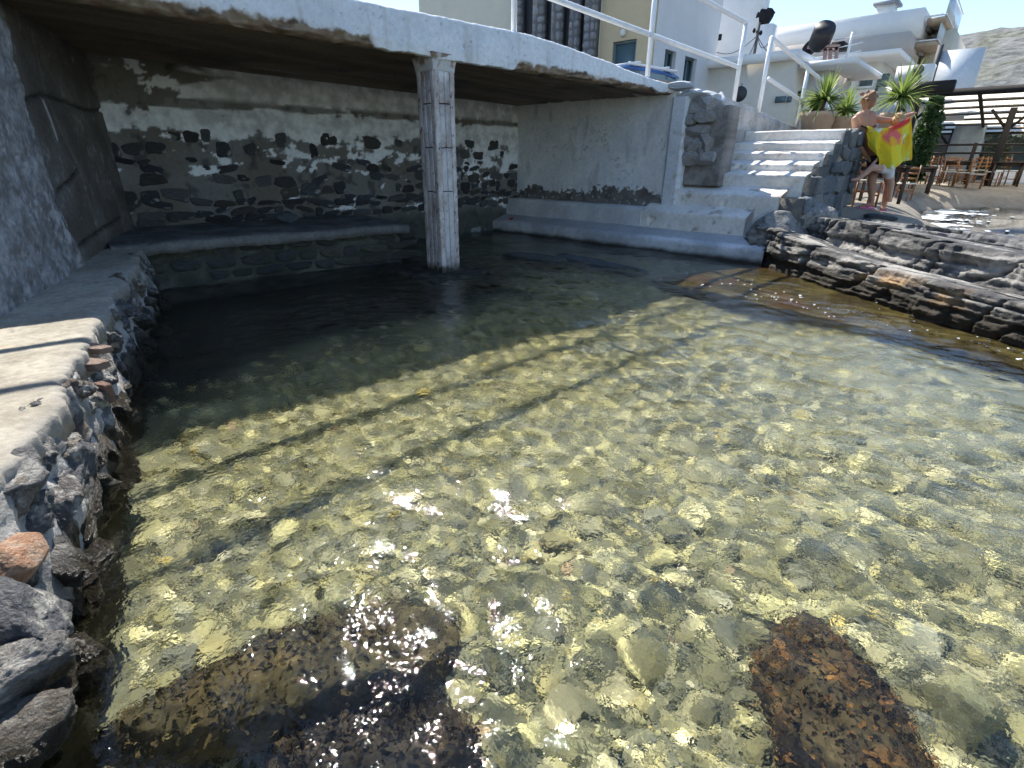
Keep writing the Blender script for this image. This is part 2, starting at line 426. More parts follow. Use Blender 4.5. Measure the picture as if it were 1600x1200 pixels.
# ------------------------------------------------------------------ pool bed with its pebbles
SHORE_D = np.array([.64, .77, 0.]); SHORE_N = np.array([.77, -.64, 0.])
def bed_z(x, y):
    p = np.stack([x, y, np.zeros_like(x)], -1)
    z = -.46 + .07 * fbm(p, .45, 3, 9)
    d = (x - 6.22) * SHORE_N[0] + (y - .52) * SHORE_N[1]      # distance beyond the rock line
    z = z - .22 * np.exp(-((d + 1.35) / .35) ** 2) * sstep(x, 3.5, 5.0)
    z = z - .40 * sstep(y, 3.9, 5.2) * (1 - .6 * sstep(x, 4.2, 6.5))
    return z
nx, ny = 190, 170
bx, by = np.meshgrid(np.linspace(-2.6, 9, nx), np.linspace(-2.2, 8.0, ny), indexing='ij')
bz = bed_z(bx, by); bp3 = np.stack([bx, by, bz], -1)
bc = mixc((.14, .135, .075), (.27, .255, .15), sstep(fbm(bp3, 2.2, 4, 4), -.3, .35)); bc = mixc(bc, (.022, .024, .020), sstep(by + .5 * fbm(bp3, 1, 3, 2), 3.4, 4.2) * (1 - .7 * sstep(bx, 4.4, 6.0)))  # deck shade painted into the bed: near-black towards the back wall
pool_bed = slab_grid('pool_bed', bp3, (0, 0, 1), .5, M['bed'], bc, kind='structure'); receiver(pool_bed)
sx, sy = np.meshgrid(np.concatenate([np.linspace(-60, -2.6, 8), np.linspace(-2, 40, 60), np.geomspace(45, 520, 12)]), np.concatenate([-np.geomspace(420, 2.3, 16), np.linspace(-2, 8, 24)]), indexing='ij')
sz = -.95 - .15 * fbm(np.stack([sx, sy, 0 * sx], -1), .3, 3, 1) - .6 * sstep(-sy, 5, 60)
sea_bed = mk('sea_bed', np.stack([sx, sy, sz], -1), quads(*sx.shape), M['bed'], col=np.broadcast_to(np.array([.15, .16, .12]), sx.shape + (3,)), smooth=True, kind='structure')

pr = np.random.default_rng(21)
cells = []
def scatter(h, smin, smax, x0, x1, y0, y1, lift):
    gx_, gy_ = np.meshgrid(np.arange(x0, x1, h), np.arange(y0, y1, h), indexing='ij')
    q = np.stack([gx_.ravel(), gy_.ravel()], -1) + pr.uniform(-.5, .5, (gx_.size, 2)) * h
    s = smin * (smax / smin) ** (pr.uniform(0, 1, len(q)) ** 1.5)
    cells.append(np.column_stack([q, s, np.full(len(q), lift)]))
scatter(.064, .020, .042, -.7, 7.9, -1.9, 5.9, .25)
scatter(.16, .036, .064, -.6, 7.8, -1.9, 5.8, .35)
scatter(.060, .014, .026, -.5, 3.6, -.6, 2.8, .35)
scatter(.66, .06, .105, -.4, 7.4, -1.8, 4.2, .25)
PB = np.concatenate(cells)
# keep clear of the ledge foot and of the shelf; stop under the deck to darken the shaded water
foot = np.interp(PB[:, 1], [-2., .6, 1.3, 1.65, 2.5, 3.7, 6.6], [-1.2, -.5, -.18, -.03, .24, .62, 1.5])
dsh = (PB[:, 0] - 6.22) * SHORE_N[0] + (PB[:, 1] - .52) * SHORE_N[1]
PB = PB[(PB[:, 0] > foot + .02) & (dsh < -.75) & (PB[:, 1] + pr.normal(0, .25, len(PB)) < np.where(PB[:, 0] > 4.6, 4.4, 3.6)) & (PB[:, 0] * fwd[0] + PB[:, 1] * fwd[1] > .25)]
SH_HI = [rock_shape(2, s + 20, 9, 7, .16, 1.4) for s in range(14)]; SH_LO = [rock_shape(1, s + 40, 8, 6, .16, 1.3) for s in range(12)]
def pebble_col(n):
    base = np.array([(.22, .21, .105), (.25, .24, .125), (.165, .165, .085), (.27, .255, .15), (.125, .13, .085), (.18, .18, .12), (.28, .265, .17), (.11, .12, .105), (.22, .20, .095)])
    c = base[pr.integers(0, len(base), n)] * pr.uniform(.75, 1.25, (n, 1))
    k = pr.uniform(0, 1, n); c[k < .003] = (.22, .15, .10); c[(k > .012) & (k < .018)] = (.36, .28, .08); c[(k > .022) & (k < .035)] = (.36, .345, .27)
    c = c * .66 + np.array([.205, .195, .115]) * .34
    return c * np.array([1.98, 1.86, 1.66])
pc = pebble_col(len(PB))
pz = bed_z(PB[:, 0], PB[:, 1])
dist = np.linalg.norm(np.column_stack([PB[:, 0], PB[:, 1], pz - CAM_H]), axis=1)
vd = np.column_stack([PB[:, 0], PB[:, 1], pz * .72 - CAM_H])
pd_ = vd @ fc; pu = 800 + CAM_F * (vd @ cam_x) / pd_; pv = 600 - CAM_F * (vd @ cam_y) / pd_
inview = (pd_ > .2) & (pu > 10) & (pu < 1590) & (pv > 460) & (pv < 1195)
rank = np.where(inview, PB[:, 2] / dist, 0)
order = np.argsort(-rank); single = set(order[:300].tolist())
def rand_rot(r, tilt=.35):
    a = r.uniform(0, 2 * math.pi); t = r.normal(0, tilt); u = r.uniform(0, 2 * math.pi)
    return np.array((Matrix.Rotation(t, 3, Vector((math.cos(u), math.sin(u), 0))) @ Matrix.Rotation(a, 3, 'Z')))
V_, F_, C_ = [], [], []; off = 0
peb_me = [raw_mesh('pebble', *SH_HI[k], None, None, True) for k in range(14)]
pm, pnt, pbs = nodes('pebble_single')
oc = pnt.nodes.new('ShaderNodeObjectInfo'); grain(pnt, oc.outputs['Color'], pbs, 35, .35); add_bump(pnt, pbs, 50, .5, .006); pbs.inputs['Roughness'].default_value = .85
for me in peb_me: me.materials.append(pm)
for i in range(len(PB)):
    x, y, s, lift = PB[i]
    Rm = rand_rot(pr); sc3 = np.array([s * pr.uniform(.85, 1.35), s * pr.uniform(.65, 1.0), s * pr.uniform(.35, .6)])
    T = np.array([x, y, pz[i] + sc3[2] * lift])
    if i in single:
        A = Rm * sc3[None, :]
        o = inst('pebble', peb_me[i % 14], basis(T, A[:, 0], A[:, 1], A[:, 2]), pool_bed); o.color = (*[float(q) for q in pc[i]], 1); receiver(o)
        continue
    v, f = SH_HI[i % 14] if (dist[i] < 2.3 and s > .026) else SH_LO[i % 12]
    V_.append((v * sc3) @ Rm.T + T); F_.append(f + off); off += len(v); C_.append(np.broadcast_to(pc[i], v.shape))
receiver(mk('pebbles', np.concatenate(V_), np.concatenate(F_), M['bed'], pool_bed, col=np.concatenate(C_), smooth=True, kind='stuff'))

# ------------------------------------------------------------------ sunken rocks
def sunken(name, c, ax, dims, rotz, seed, cols, label, facets=10, sub=5, weed=True):
    v, f = rock_shape(sub, seed, facets, 12, .05, 1.6)
    v = v * np.array(dims); a = rotz; ca, sa = math.cos(a), math.sin(a)
    v = np.stack([v[:, 0] * ca - v[:, 1] * sa, v[:, 0] * sa + v[:, 1] * ca, v[:, 2]], 1) + np.array(c)
    v = v + (np.array([[.4, .4, 1.0]]) * (.055 * fbm(v, 4.5, 5, seed, .62) + .03 * fbm(v, 14, 4, seed + 2, .65))[:, None])
    tz = c[2] + dims[2] * .72; v[:, 2] = np.where(v[:, 2] > tz, tz + (v[:, 2] - tz) * .35, v[:, 2])
    n = fbm(v, 8, 5, seed, .7) + .5 * fbm(v, 40, 3, seed + 8); n2 = fbm(v, 5, 4, seed + 5)
    col = mixc(cols[0], cols[1], sstep(n, -.25, .3)); col = mixc(col, cols[2], sstep(n2, .12, .4) * .8)
    o = mk(name, v, f, M['algae_rock'], col=col, smooth=True, label=label, cat='rock', group='algae covered rocks under the water'); receiver(o)
    if weed:
        r = np.random.default_rng(seed); k = np.argsort(-v[:, 2] + r.normal(0, .08, len(v)))[:len(v) // 2]; k = r.choice(k, 2600); W, Fw, Cw = [], [], []
        for q in v[k] + r.normal(0, .006, (2600, 3)):
            d = r.normal(size=3) * .6 + np.array([0, 0, .5]); d *= r.uniform(.012, .034) / np.linalg.norm(d); e = np.cross(d, r.normal(size=3)); e *= r.uniform(.003, .007) / np.linalg.norm(e); b0 = len(W)
            W += [q - e, q + e, q + d + e * .6, q + d * 1.0 - e * .6]; Fw.append((b0, b0 + 1, b0 + 2, b0 + 3)); g = r.uniform(); cc_ = np.array(cols[int(r.integers(0, 3))]) * r.uniform(.8, 1.35); Cw += [cc_] * 4
        receiver(mk('weed', np.array(W), Fw, M['algae_rock'], o, col=np.array(Cw), kind='stuff'))
    return o
BR = [(.058, .046, .023), (.105, .086, .04), (.135, .095, .04)]
def sunk_px(a, b, half_w, top, h, seed, cols, label, **kw):
    A, B = on_z(*a, -.13), on_z(*b, -.13); d = B - A; L = np.linalg.norm(d); c = (A + B) / 2
    return sunken('sunken_rock', (c[0], c[1], top - h), None, (L / 2 * 1.12, half_w, h * 1.1), math.atan2(d[1], d[0]), seed, cols, label, **kw)
sunk_px((220, 1080), (640, 965), .20, -.12, .27, 31, BR, 'wide brown algae covered rock under water, upper one in the glitter patch')
sunk_px((420, 1215), (700, 1120), .17, -.11, .30, 47, [(.032, .025, .017), (.06, .047, .03), (.08, .056, .03)], 'darkest sunken rock under the glitter at the bottom border')
sunk_px((1410, 1230), (1265, 960), .25, -.11, .32, 53, [(.06, .043, .022), (.11, .082, .036), (.20, .10, .03)], 'reddish brown sunken rock with amber weed at lower right')
sunk_px((1470, 1050), (1600, 1110), .13, -.24, .2, 61, [(.26, .25, .13), (.36, .34, .19), (.18, .18, .10)], 'pale yellow smooth sunken rock right of the reddish brown one', weed=False)

# ------------------------------------------------------------------ shelf of brown rock awash below the stairs
inner = [on_z(*q, -.03) for q in [(1188, 416), (1260, 434), (1330, 458), (1400, 484), (1500, 516), (1600, 550), (1720, 590)]]
outer = [on_z(*q, -.03) for q in [(1012, 436), (1095, 452), (1190, 474), (1300, 498), (1420, 524), (1560, 560), (1720, 604)]]
nu, nv = 200, 60
tt = np.linspace(0, 1, len(inner)); ss = np.linspace(0, 1, nu)
I = np.stack([np.interp(ss, tt, [p[k] for p in inner]) for k in range(3)], -1); O_ = np.stack([np.interp(ss, tt, [p[k] for p in outer]) for k in range(3)], -1)
I = I + np.array([.35, -.25, 0])
w_ = np.linspace(0, 1, nv)
Pg = I[:, None] * (1 - w_)[None, :, None] + O_[:, None] * w_[None, :, None]
Pg[..., :2] += (fbm(Pg, 2.2, 4, 2) * .14 * w_[None, :] ** 2)[..., None] * -SHORE_N[:2]
Pg[..., 2] = -.035 + .028 * fbm(Pg, 3.0, 5, 6) - .10 * sstep(w_, .72, 1.0)[None, :] - .02 * w_[None, :]
cg = mixc((.060, .042, .014), (.125, .095, .03), sstep(fbm(Pg, 3.5, 5, 8), -.3, .3)); cg = mixc(cg, (.10, .045, .012), sstep(fbm(Pg, 1.6, 3, 12), .1, .4) * .8)
receiver(slab_grid('rock_shelf', Pg, (0, 0, 1), .7, M['algae_rock'], cg, flip=orient_check(Pg[5, 0] - Pg[0, 0], Pg[0, 5] - Pg[0, 0], (0, 0, 1)),
         label='flat brown algae covered rock shelf awash at the foot of the dark rocks', cat='rock'))

# ------------------------------------------------------------------ back wall of the shelter
WHITE, GREYP, MORTAR, BROWN = (.82, .85, .87), (.54, .55, .56), (.20, .195, .185), (.16, .145, .125)
BW0 = np.array([1.15, 7.92, -.7]); BW1 = np.array([8.45, 7.40, -.7]); BWU = (BW1 - BW0); BWL = np.linalg.norm(BWU); BWU /= BWL
BWN = np.array([BWU[1], -BWU[0], 0.0])
def bw_disp(u, v, P): return .030 * fbm(P, 2.0, 5, 3) + .012 * fbm(P, 9, 3, 5) - .03 * sstep(1.75 - v, 0, .5)
def bw_col(u, v, P):
    z = v - .7
    n = fbm(P * np.array([1, 1, 2.2]), 1.6, 6, 7, .62); nf = fbm(P, 7, 4, 8); n3 = fbm(P * np.array([.5, .5, 3]), 1.5, 5, 14)
    c = mixc(MORTAR, BROWN, sstep(fbm(P, 1.2, 4, 9), -.15, .3))
    c = mixc(c, (.05, .05, .05), sstep(fbm(P, 5, 4, 10), .1, .35) * .7)
    zt = 2.22 - .02 * u
    top = sstep(z, 1.93, 2.02) * sstep(n3 + .9 * sstep(u, 1.2, 2.6) - .25, -.05, .1)
    band = np.exp(-((z - 1.74) / .16) ** 2) * 1.25
    mid = sstep(z, .85, 1.35) * .42
    right = sstep(u, 5.3, 6.6) * .30 * sstep(z, .5, .9)
    m = sstep(n * 1.9 + nf * .7 + band * .8 + mid + right - .72 + .25 * sstep(u, 1.0, 2.4) - .45 * sstep(1.6 - u, 0, 1.2), .0, .12)
    brn = sstep(n3 + .25 - np.abs(z - 1.93) * 5, .05, .2)
    m = np.maximum(m * (1 - brn * .9), top)
    white = mixc(GREYP, WHITE, sstep(nf + n, -.4, .4))
    c = mixc(c, white, m)
    return mixc(c, (.045, .05, .04), sstep(.62 - z, 0, .35) * .75)
back_wall = wall_sheet('rubble_wall', BW0, BWU, (0, 0, 1), BWN, BWL, 3.05, .018, bw_disp, bw_col, .5, M['plaster'],
    label='rubble stone wall at the back of the shelter with flaking whitewash', cat='wall')
def stone_set(sub, n, seed, p=6, noise=.24): return [raw_mesh('stone', *block_shape(sub, seed + k, p, noise), None, None, True) for k in range(n)]
ST = stone_set(2, 14, 100)
for me in ST: me.materials.append(M['stone'])
ST_D = [me.copy() for me in ST]; ST_S = stone_set(3, 14, 160, 11, .22)
for me in ST_D: me.materials.clear(); me.materials.append(M['darkstone'])
for me in ST_S: me.materials.append(M['slate'])
sr_ = random.Random(4)
def lay_stones(parent, meshes, O, U, V, N, W, H, hmin, hmax, wmin, wmax, depth, proud, keep, gap=.02, name='stone', tilt=.06, fill=.86, jit=.01):
    O, U, V, N = [np.array(q, float) for q in (O, U, V, N)]; v = 0; cnt = 0
    while v < H:
        h = sr_.uniform(hmin, hmax); u = sr_.uniform(-.15, 0)
        while u < W:
            w = sr_.uniform(wmin, wmax); k = keep(u + w / 2, v + h / 2)
            if k and sr_.random() < k:
                hh = h * sr_.uniform(.75, 1.1 + 8 * (jit - .01)); c = O + U * (u + w / 2) + V * (v + h / 2 + sr_.uniform(-jit, jit)) + N * (proud * sr_.uniform(.4, 1.3) - depth)
                a = sr_.gauss(0, tilt); U2 = U * math.cos(a) + V * math.sin(a); V2 = V * math.cos(a) - U * math.sin(a)
                inst(name, sr_.choice(meshes), basis(c, U2 * (w - gap) / 2 * fill * 1.12, V2 * (hh - gap) / 2 * 1.02, N * depth), parent); cnt += 1
            u += w
        v += h
    return cnt
lay_stones(back_wall, ST, BW0 + np.array([0, 0, 1.18]), BWU, (0, 0, 1), BWN, BWL, 1.0, .09, .17, .13, .36, .05, .012,
    lambda u, v: (.9 if v < .35 else .75 if v < .65 else .4) * (1.1 if u > 4.2 else .95), fill=.9, tilt=.16, jit=.035)

# ------------------------------------------------------------------ stone bench along the back wall
bA, bB = np.array([1.44, 6.40, 0]), np.array([4.45, 5.94, 0]); bU = (bB - bA); bLn = np.linalg.norm(bU); bU /= bLn; bN = np.array([bU[1], -bU[0], 0.0])
bench = empty('stone_bench', (bA + bB) / 2 + np.array([0, .6, 0]), 'low stone bench with worn concrete top along the back wall', 'bench')
nu, nv = 160, 70
u, w = np.meshgrid(np.linspace(-.25, bLn, nu), np.linspace(0, 1.55, nv), indexing='ij')
Pg = bA + u[..., None] * bU - (w - .04 - .05 * fbm(np.stack([u, w * 0, w * 0], -1), 2.5, 3, 3) * (w < .02))[..., None] * bN
Pg[..., 2] = .50 + .022 * fbm(Pg, 2.2, 5, 2) - .03 * np.exp(-w / .03) * (1 + fbm(Pg, 6, 3, 4))
cg = mixc((.085, .087, .09), (.16, .16, .158), sstep(fbm(Pg, 3, 5, 5) + .4 * fbm(Pg, 14, 4, 6), -.3, .3)); cg = mixc(cg, (.22, .215, .20), np.exp(-w / .05) * .4)
slab_grid('bench_top', Pg, (0, 0, 1), .09, M['concrete'], cg, bench, flip=orient_check(Pg[5, 0] - Pg[0, 0], Pg[0, 5] - Pg[0, 0], (0, 0, 1)))
wall_sheet('bench_core', bA + np.array([0, 0, -.7]) - bN * .06 - bU * .2, bU, (0, 0, 1), bN, bLn + .1, 1.1, .03, lambda u, v, P: .03 * fbm(P, 3, 4, 1),
    lambda u, v, P: mixc((.05, .05, .042), (.10, .10, .085), sstep(fbm(P, 4, 4, 2), -.2, .3)), 1.2, M['concrete'], bench)
lay_stones(bench, ST_D, bA + np.array([0, 0, -.12]) - bN * .05, bU, (0, 0, 1), bN, bLn - .1, .46, .12, .2, .2, .5, .08, .02, lambda u, v: .92)
v, f = rock_shape(3, 5, 10); q = on_z(433, 342, .53); inst('loose_stone', raw_mesh('loose_stone', v, f, M['slate'], None, True), basis(q + np.array([0, -.3, .02]), (.14, 0, 0), (0, .09, 0), (0, 0, .06)), None,
    'single grey loose stone lying on the low bench by the back wall', 'stone')

# ------------------------------------------------------------------ left wall
LW = [np.array(q) for q in [(1.62, 7.95, 0), (1.27, 6.6, 0), (.66, 5.37, 0), (.18, 4.34, 0), (-.55, 2.8, 0), (-1.6, .6, 0)]]
ld_ = LW[5] - LW[0]; lwL = np.linalg.norm(ld_); lwU = ld_ / lwL; lwN = np.array([-lwU[1], lwU[0], 0.0])
if np.dot(lwN, np.array([1.0, -.3, 0])) < 0: lwN = -lwN
LO = LW[0] + np.array([0, 0, -.6])
# fit the plane to the surveyed foot
def uv_left(x, y):
    p = on_plane(x, y, LW[2], lwN); return float(np.dot(p - LW[0], lwU)), float(p[2] + .6)
LOp = LW[2] - lwU * np.dot(LW[2] - LW[0], lwU); LO = np.array([LOp[0], LOp[1], -.6])
cr1 = [uv_left(*q) for q in [(40, 10), (70, 146), (96, 210), (124, 265), (140, 320), (158, 375)]]
cr2 = [uv_left(*q) for q in [(34, 158), (70, 147), (98, 157), (135, 172), (165, 172)]]
cr3 = [uv_left(*q) for q in [(90, 302), (108, 285), (124, 265)]]
cr4 = [uv_left(*q) for q in [(70, 300), (95, 355), (120, 388), (134, 415)]]
cr5 = [uv_left(*q) for q in [(125, 385), (158, 360), (190, 340)]]
bnd = [uv_left(*q) for q in [(-40, -60), (8, 60), (30, 150), (55, 230), (82, 310), (122, 400), (140, 440)]]
bv = np.array([q[1] for q in bnd]); bu_ = np.array([q[0] for q in bnd])
def lw_region(u, v):
    o = np.argsort(bv); return sstep(u - np.interp(v, bv[o], bu_[o]), -.04, .10)
def lw_crack(u, v, P):
    j = .02 * fbm(P, 9, 3, 4)
    d = np.minimum.reduce([seg_dist(u + j, v + j, c) for c in (cr1, cr2, cr3, cr4, cr5)])
    return 1 - sstep(d, .006, .028)
def lw_disp(u, v, P):
    r = lw_region(u, v)
    return r * (.05 + .035 * fbm(P, 2.6, 5, 6, .6) + .022 * fbm(P, 11, 5, 7, .6) + .020 * np.abs(fbm(P, 20, 3, 9))) + (1 - r) * .008 * fbm(P, 4, 4, 8) - .03 * lw_crack(u, v, P) * (1 - .5 * r)
def lw_col(u, v, P):
    r = lw_region(u, v); n = fbm(P, 2.2, 5, 1); n2 = fbm(P, 8, 5, 2, .6)
    c = mixc((.105, .092, .078), (.17, .155, .14), sstep(n, -.3, .35)); c = mixc(c, (.33, .33, .33), sstep(n2 + n * .5, .22, .4) * .55)
    n4 = fbm(P, 22, 4, 12, .6); s = mixc((.24, .225, .215), (.42, .41, .41), sstep(n2 + .7 * n4, -.25, .25)); s = mixc(s, (.62, .61, .61), sstep(n4 + n * .5, .25, .38) * .7); s = mixc(s, (.60, .59, .59), sstep(n2 + .6 * n, .18, .36) * .8)
    s = mixc(s, (.15, .14, .135), sstep(-n2, .22, .42) * .6)
    c = mixc(c, s * .78, r)
    strip = 1 - sstep(seg_dist(u, v, [uv_left(*q) for q in [(68, 160), (80, 190), (88, 215)]]), .01, .04); c = mixc(c, (.55, .54, .52), strip * (1 - r) * .9)
    return mixc(c, (.03, .028, .026), lw_crack(u, v, P) * .85)
left_wall = wall_sheet('concrete_wall', LO, lwU, (0, 0, 1), lwN, lwL, 4.6, .02, lw_disp, lw_col, .4, M['concrete'],
    label='cracked grey concrete wall with rough stucco on the left', cat='wall')

# ------------------------------------------------------------------ left ledge with its rubble face
EY = [(1.62, 7.0), (1.46, 6.4), (.98, 5.0), (.51, 3.6), (.30, 2.95), (.12, 2.35), (-.06, 1.94), (-.36, 1.3), (-.75, .5), (-1.1, -.3)]
FY = [(1.66, 7.0), (1.52, 6.4), (1.08, 5.0), (.62, 3.7), (.42, 3.1), (.24, 2.5), (.07, 1.97), (-.18, 1.3), (-.52, .5), (-.85, -.3)]
ey = np.array(EY); fy = np.array(FY)
def edge_x(y): return np.interp(y, ey[::-1, 1], ey[::-1, 0])
def foot_x(y): return np.interp(y, fy[::-1, 1], fy[::-1, 0])
ledge = empty('quay_ledge', (.4, 3.6, 0), 'pale concrete ledge on rubble stones along the left edge of the pool', 'ledge')
yy = np.arange(.2, 6.6, .016); nt_ = 90; w_ = np.linspace(0, 1, nt_) ** .6
P0 = np.stack([edge_x(yy), yy, 0 * yy], -1)
jag = .07 * fbm(P0, 2.2, 4, 3) + .05 * fbm(P0, 7, 4, 4, .6) + .025 * fbm(P0, 22, 3, 5)
wallx = LO[0] + lwU[0] * (yy - LO[1]) / lwU[1] - .08
ex = edge_x(yy) + jag
Pg = np.stack([wallx[:, None] * (1 - w_) + ex[:, None] * w_, np.broadcast_to(yy[:, None], (len(yy), nt_)), np.zeros((len(yy), nt_))], -1)
de = ex[:, None] - Pg[..., 0]
Pg[..., 2] = .45 + .007 * fbm(Pg, 2.0, 4, 6) - .012 * np.exp(-de / .012) - .010 * np.exp(-de / .05) * (1 + fbm(Pg, 8, 3, 1)) + .0015 * fbm(Pg, 25, 2, 3)
cg = mixc((.26, .235, .19), (.38, .35, .29), sstep(fbm(Pg, 2.6, 5, 5) + .4 * fbm(Pg, 20, 4, 15), -.35, .35)); cg = mixc(cg, (.36, .28, .20), sstep(fbm(Pg * np.array([1, 1.8, 1]), 2.8, 5, 11), .22, .45) * .45)
cg = mixc(cg, (.20, .19, .18), np.exp(-de / .035) * .6)
cg = mixc(cg, (.17, .16, .15), sstep(fbm(Pg, 18, 3, 19), .30, .45) * .5)
slab_grid('ledge_top', Pg, (0, 0, 1), .10, M['ledge'], cg, ledge, flip=orient_check(Pg[5, 0] - Pg[0, 0], Pg[0, 5] - Pg[0, 0], (0, 0, 1)))
# mortar core of the face
vv = np.linspace(0, 1, 60)
yy2 = np.arange(-.2, 6.6, .02)
Pc = np.zeros((len(yy2), 60, 3)); Pc[..., 1] = yy2[:, None]
Pc[..., 2] = .40 - vv * 1.15
fx = edge_x(yy2)[:, None] * (1 - np.clip(vv * 1.15 / .45, 0, 1)) + foot_x(yy2)[:, None] * np.clip(vv * 1.15 / .45, 0, 1) - .015
Pc[..., 0] = fx
dn = .075 * fbm(Pc, 3.2, 5, 5, .6) + .035 * fbm(Pc, 11, 4, 6)
Pc[..., 0] += dn
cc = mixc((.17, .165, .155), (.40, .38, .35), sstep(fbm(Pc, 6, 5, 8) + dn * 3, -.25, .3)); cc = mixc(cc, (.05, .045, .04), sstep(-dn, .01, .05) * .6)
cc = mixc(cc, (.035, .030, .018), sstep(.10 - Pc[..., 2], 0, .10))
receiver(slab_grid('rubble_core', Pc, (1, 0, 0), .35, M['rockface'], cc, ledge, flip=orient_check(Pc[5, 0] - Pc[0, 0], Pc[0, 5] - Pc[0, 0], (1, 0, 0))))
RB = [raw_mesh('stone', *rock_shape(4, 300 + k, 9, 26, .30, 1.9), M['rubble'], None, True) for k in range(14)]
BRK = raw_mesh('brick', *block_shape(3, 5, 16, .10), M['brick'], None, True)
rr = random.Random(9)
def face_pt(y, z):
    t = min(max((.45 - z) / .45, 0), 1.4); return float(edge_x(y) * (1 - t) + foot_x(y) * t)
y = .35; cnt = 0
while y < 6.2:
    step = .13 + .016 * y
    for z0 in np.arange(-.06, .40, step * .85):
        if rr.random() < .82:
            s = step * rr.uniform(.45, .85); yy_ = y + rr.uniform(-.4, .4) * step; z = z0 + rr.uniform(-.3, .3) * step
            c = np.array([face_pt(yy_, z) - .35 * s - .02 + rr.uniform(-.03, .015), yy_, min(z, .40 - s * .5)])
            Rm = np.array(Matrix.Rotation(rr.uniform(-.5, .5), 3, 'X') @ Matrix.Rotation(rr.uniform(-.35, .35), 3, 'Y') @ Matrix.Rotation(rr.uniform(-.5, .5), 3, 'Z'))
            A = Rm * np.array([s * rr.uniform(.5, .75), s * rr.uniform(.8, 1.4), s * rr.uniform(.5, .85)])[None, :]
            receiver(inst('stone', rr.choice(RB), basis(c, A[:, 0], A[:, 1], A[:, 2]), ledge)); cnt += 1
    y += step
for (x_, y_, zz, sx_, sy_, sz_, rz) in [(146, 545, .40, .035, .085, .016, .5), (142, 570, .37, .04, .07, .020, .6), (163, 612, .27, .02, .05, .045, .3)]:
    c = on_z(x_, y_, zz); Rm = np.array(Matrix.Rotation(rz, 3, 'Z')) * np.array([sx_, sy_, sz_])[None, :]
    inst('brick', BRK, basis(c, Rm[:, 0], Rm[:, 1], Rm[:, 2]), ledge)
# boulders lying at the ledge's near foot
def boulder(name, x_, y_, z, dims, rot, seed, mat, label, sub=5, facets=10, noise=.20, grp=None):
    v, f = rock_shape(sub, seed, facets, 16, noise, 2.0); me = raw_mesh(name, v, f, mat, None, True)
    Rm = np.array(Matrix.Rotation(rot[2], 3, 'Z') @ Matrix.Rotation(rot[1], 3, 'Y') @ Matrix.Rotation(rot[0], 3, 'X')) * np.array(dims)[None, :]
    o = inst(name, me, basis(on_z(x_, y_, z), Rm[:, 0], Rm[:, 1], Rm[:, 2]), None, label, 'rock', grp); return receiver(o)
boulder('boulder', 22, 880, .24, (.105, .085, .07), (.2, .1, .4), 71, M['orange_rock'], 'rounded orange ochre boulder at the foot of the left ledge', facets=16, noise=.08)
G = 'loose grey rocks at the foot of the ledge'
boulder('boulder', 8, 965, .22, (.10, .19, .09), (.1, .5, .5), 72, M['rubble'], 'streaked pale grey rock just below the orange boulder', grp=G)
boulder('boulder', 62, 1010, .10, (.045, .09, .07), (.3, .2, -.3), 73, M['rubble'], 'small upright grey rock leaning out over the water at lower left', grp=G)
boulder('boulder', 18, 1055, .16, (.10, .09, .08), (.0, .3, .7), 74, M['rubble'], 'buff grey rock at the left border below the streaked one', grp=G)
boulder('boulder', 15, 1140, .12, (.09, .09, .06), (.4, -.2, .2), 75, M['rubble'], 'lowest grey rock in the bottom left corner', grp=G)
boulder('boulder', 88, 825, .14, (.06, .11, .08), (.3, .3, .2), 76, M['rubble'], 'dark pitted rock right of the orange boulder', grp=G)
boulder('boulder', 60, 760, .22, (.10, .15, .12), (.2, .4, -.2), 77, M['rubble'], 'hollowed grey rock above the orange boulder', grp=G)

# ------------------------------------------------------------------ deck slab over the shelter
DP = np.array([4.2, 4.84, 0.0]); DU = np.array([1.0, -.15, 0]); DU /= np.linalg.norm(DU); DN = np.array([DU[1], -DU[0], 0.0])
def deck_pt(u, w=0, z=0): return DP + DU * u - DN * w + np.array([0, 0, z])       # u along the front, w inwards
deck = empty('deck_slab', deck_pt(0, 1.5, 2.28), 'white painted concrete deck slab with crumbling rusty lower edge over the shelter', 'deck')
us = np.arange(-6.2, 4.38, .016)
def zbot(u): return 2.285 - .012 * u
def ztop(u): return 2.655 - .30 * sstep(u, .9, 4.6) + .004 * 0
L1 = np.stack([us, 0 * us, 0 * us], -1)
topn = .014 * fbm(L1, 3, 4, 2) + .010 * fbm(L1, 14, 3, 3)
botn = .030 * fbm(L1, 2.2, 4, 5) + .022 * fbm(L1, 9, 4, 6)
crumb = sstep(fbm(L1, .8, 3, 8) + .35 * np.exp(-((us + 1.8) / 1.1) ** 2) + .4 * np.exp(-((us - 2.2) / 1.6) ** 2), -.05, .25)
nv = 64
t = np.linspace(0, 1, nv)
rows = []
z0 = zbot(us) + botn + .035 * crumb; z1 = ztop(us) + topn
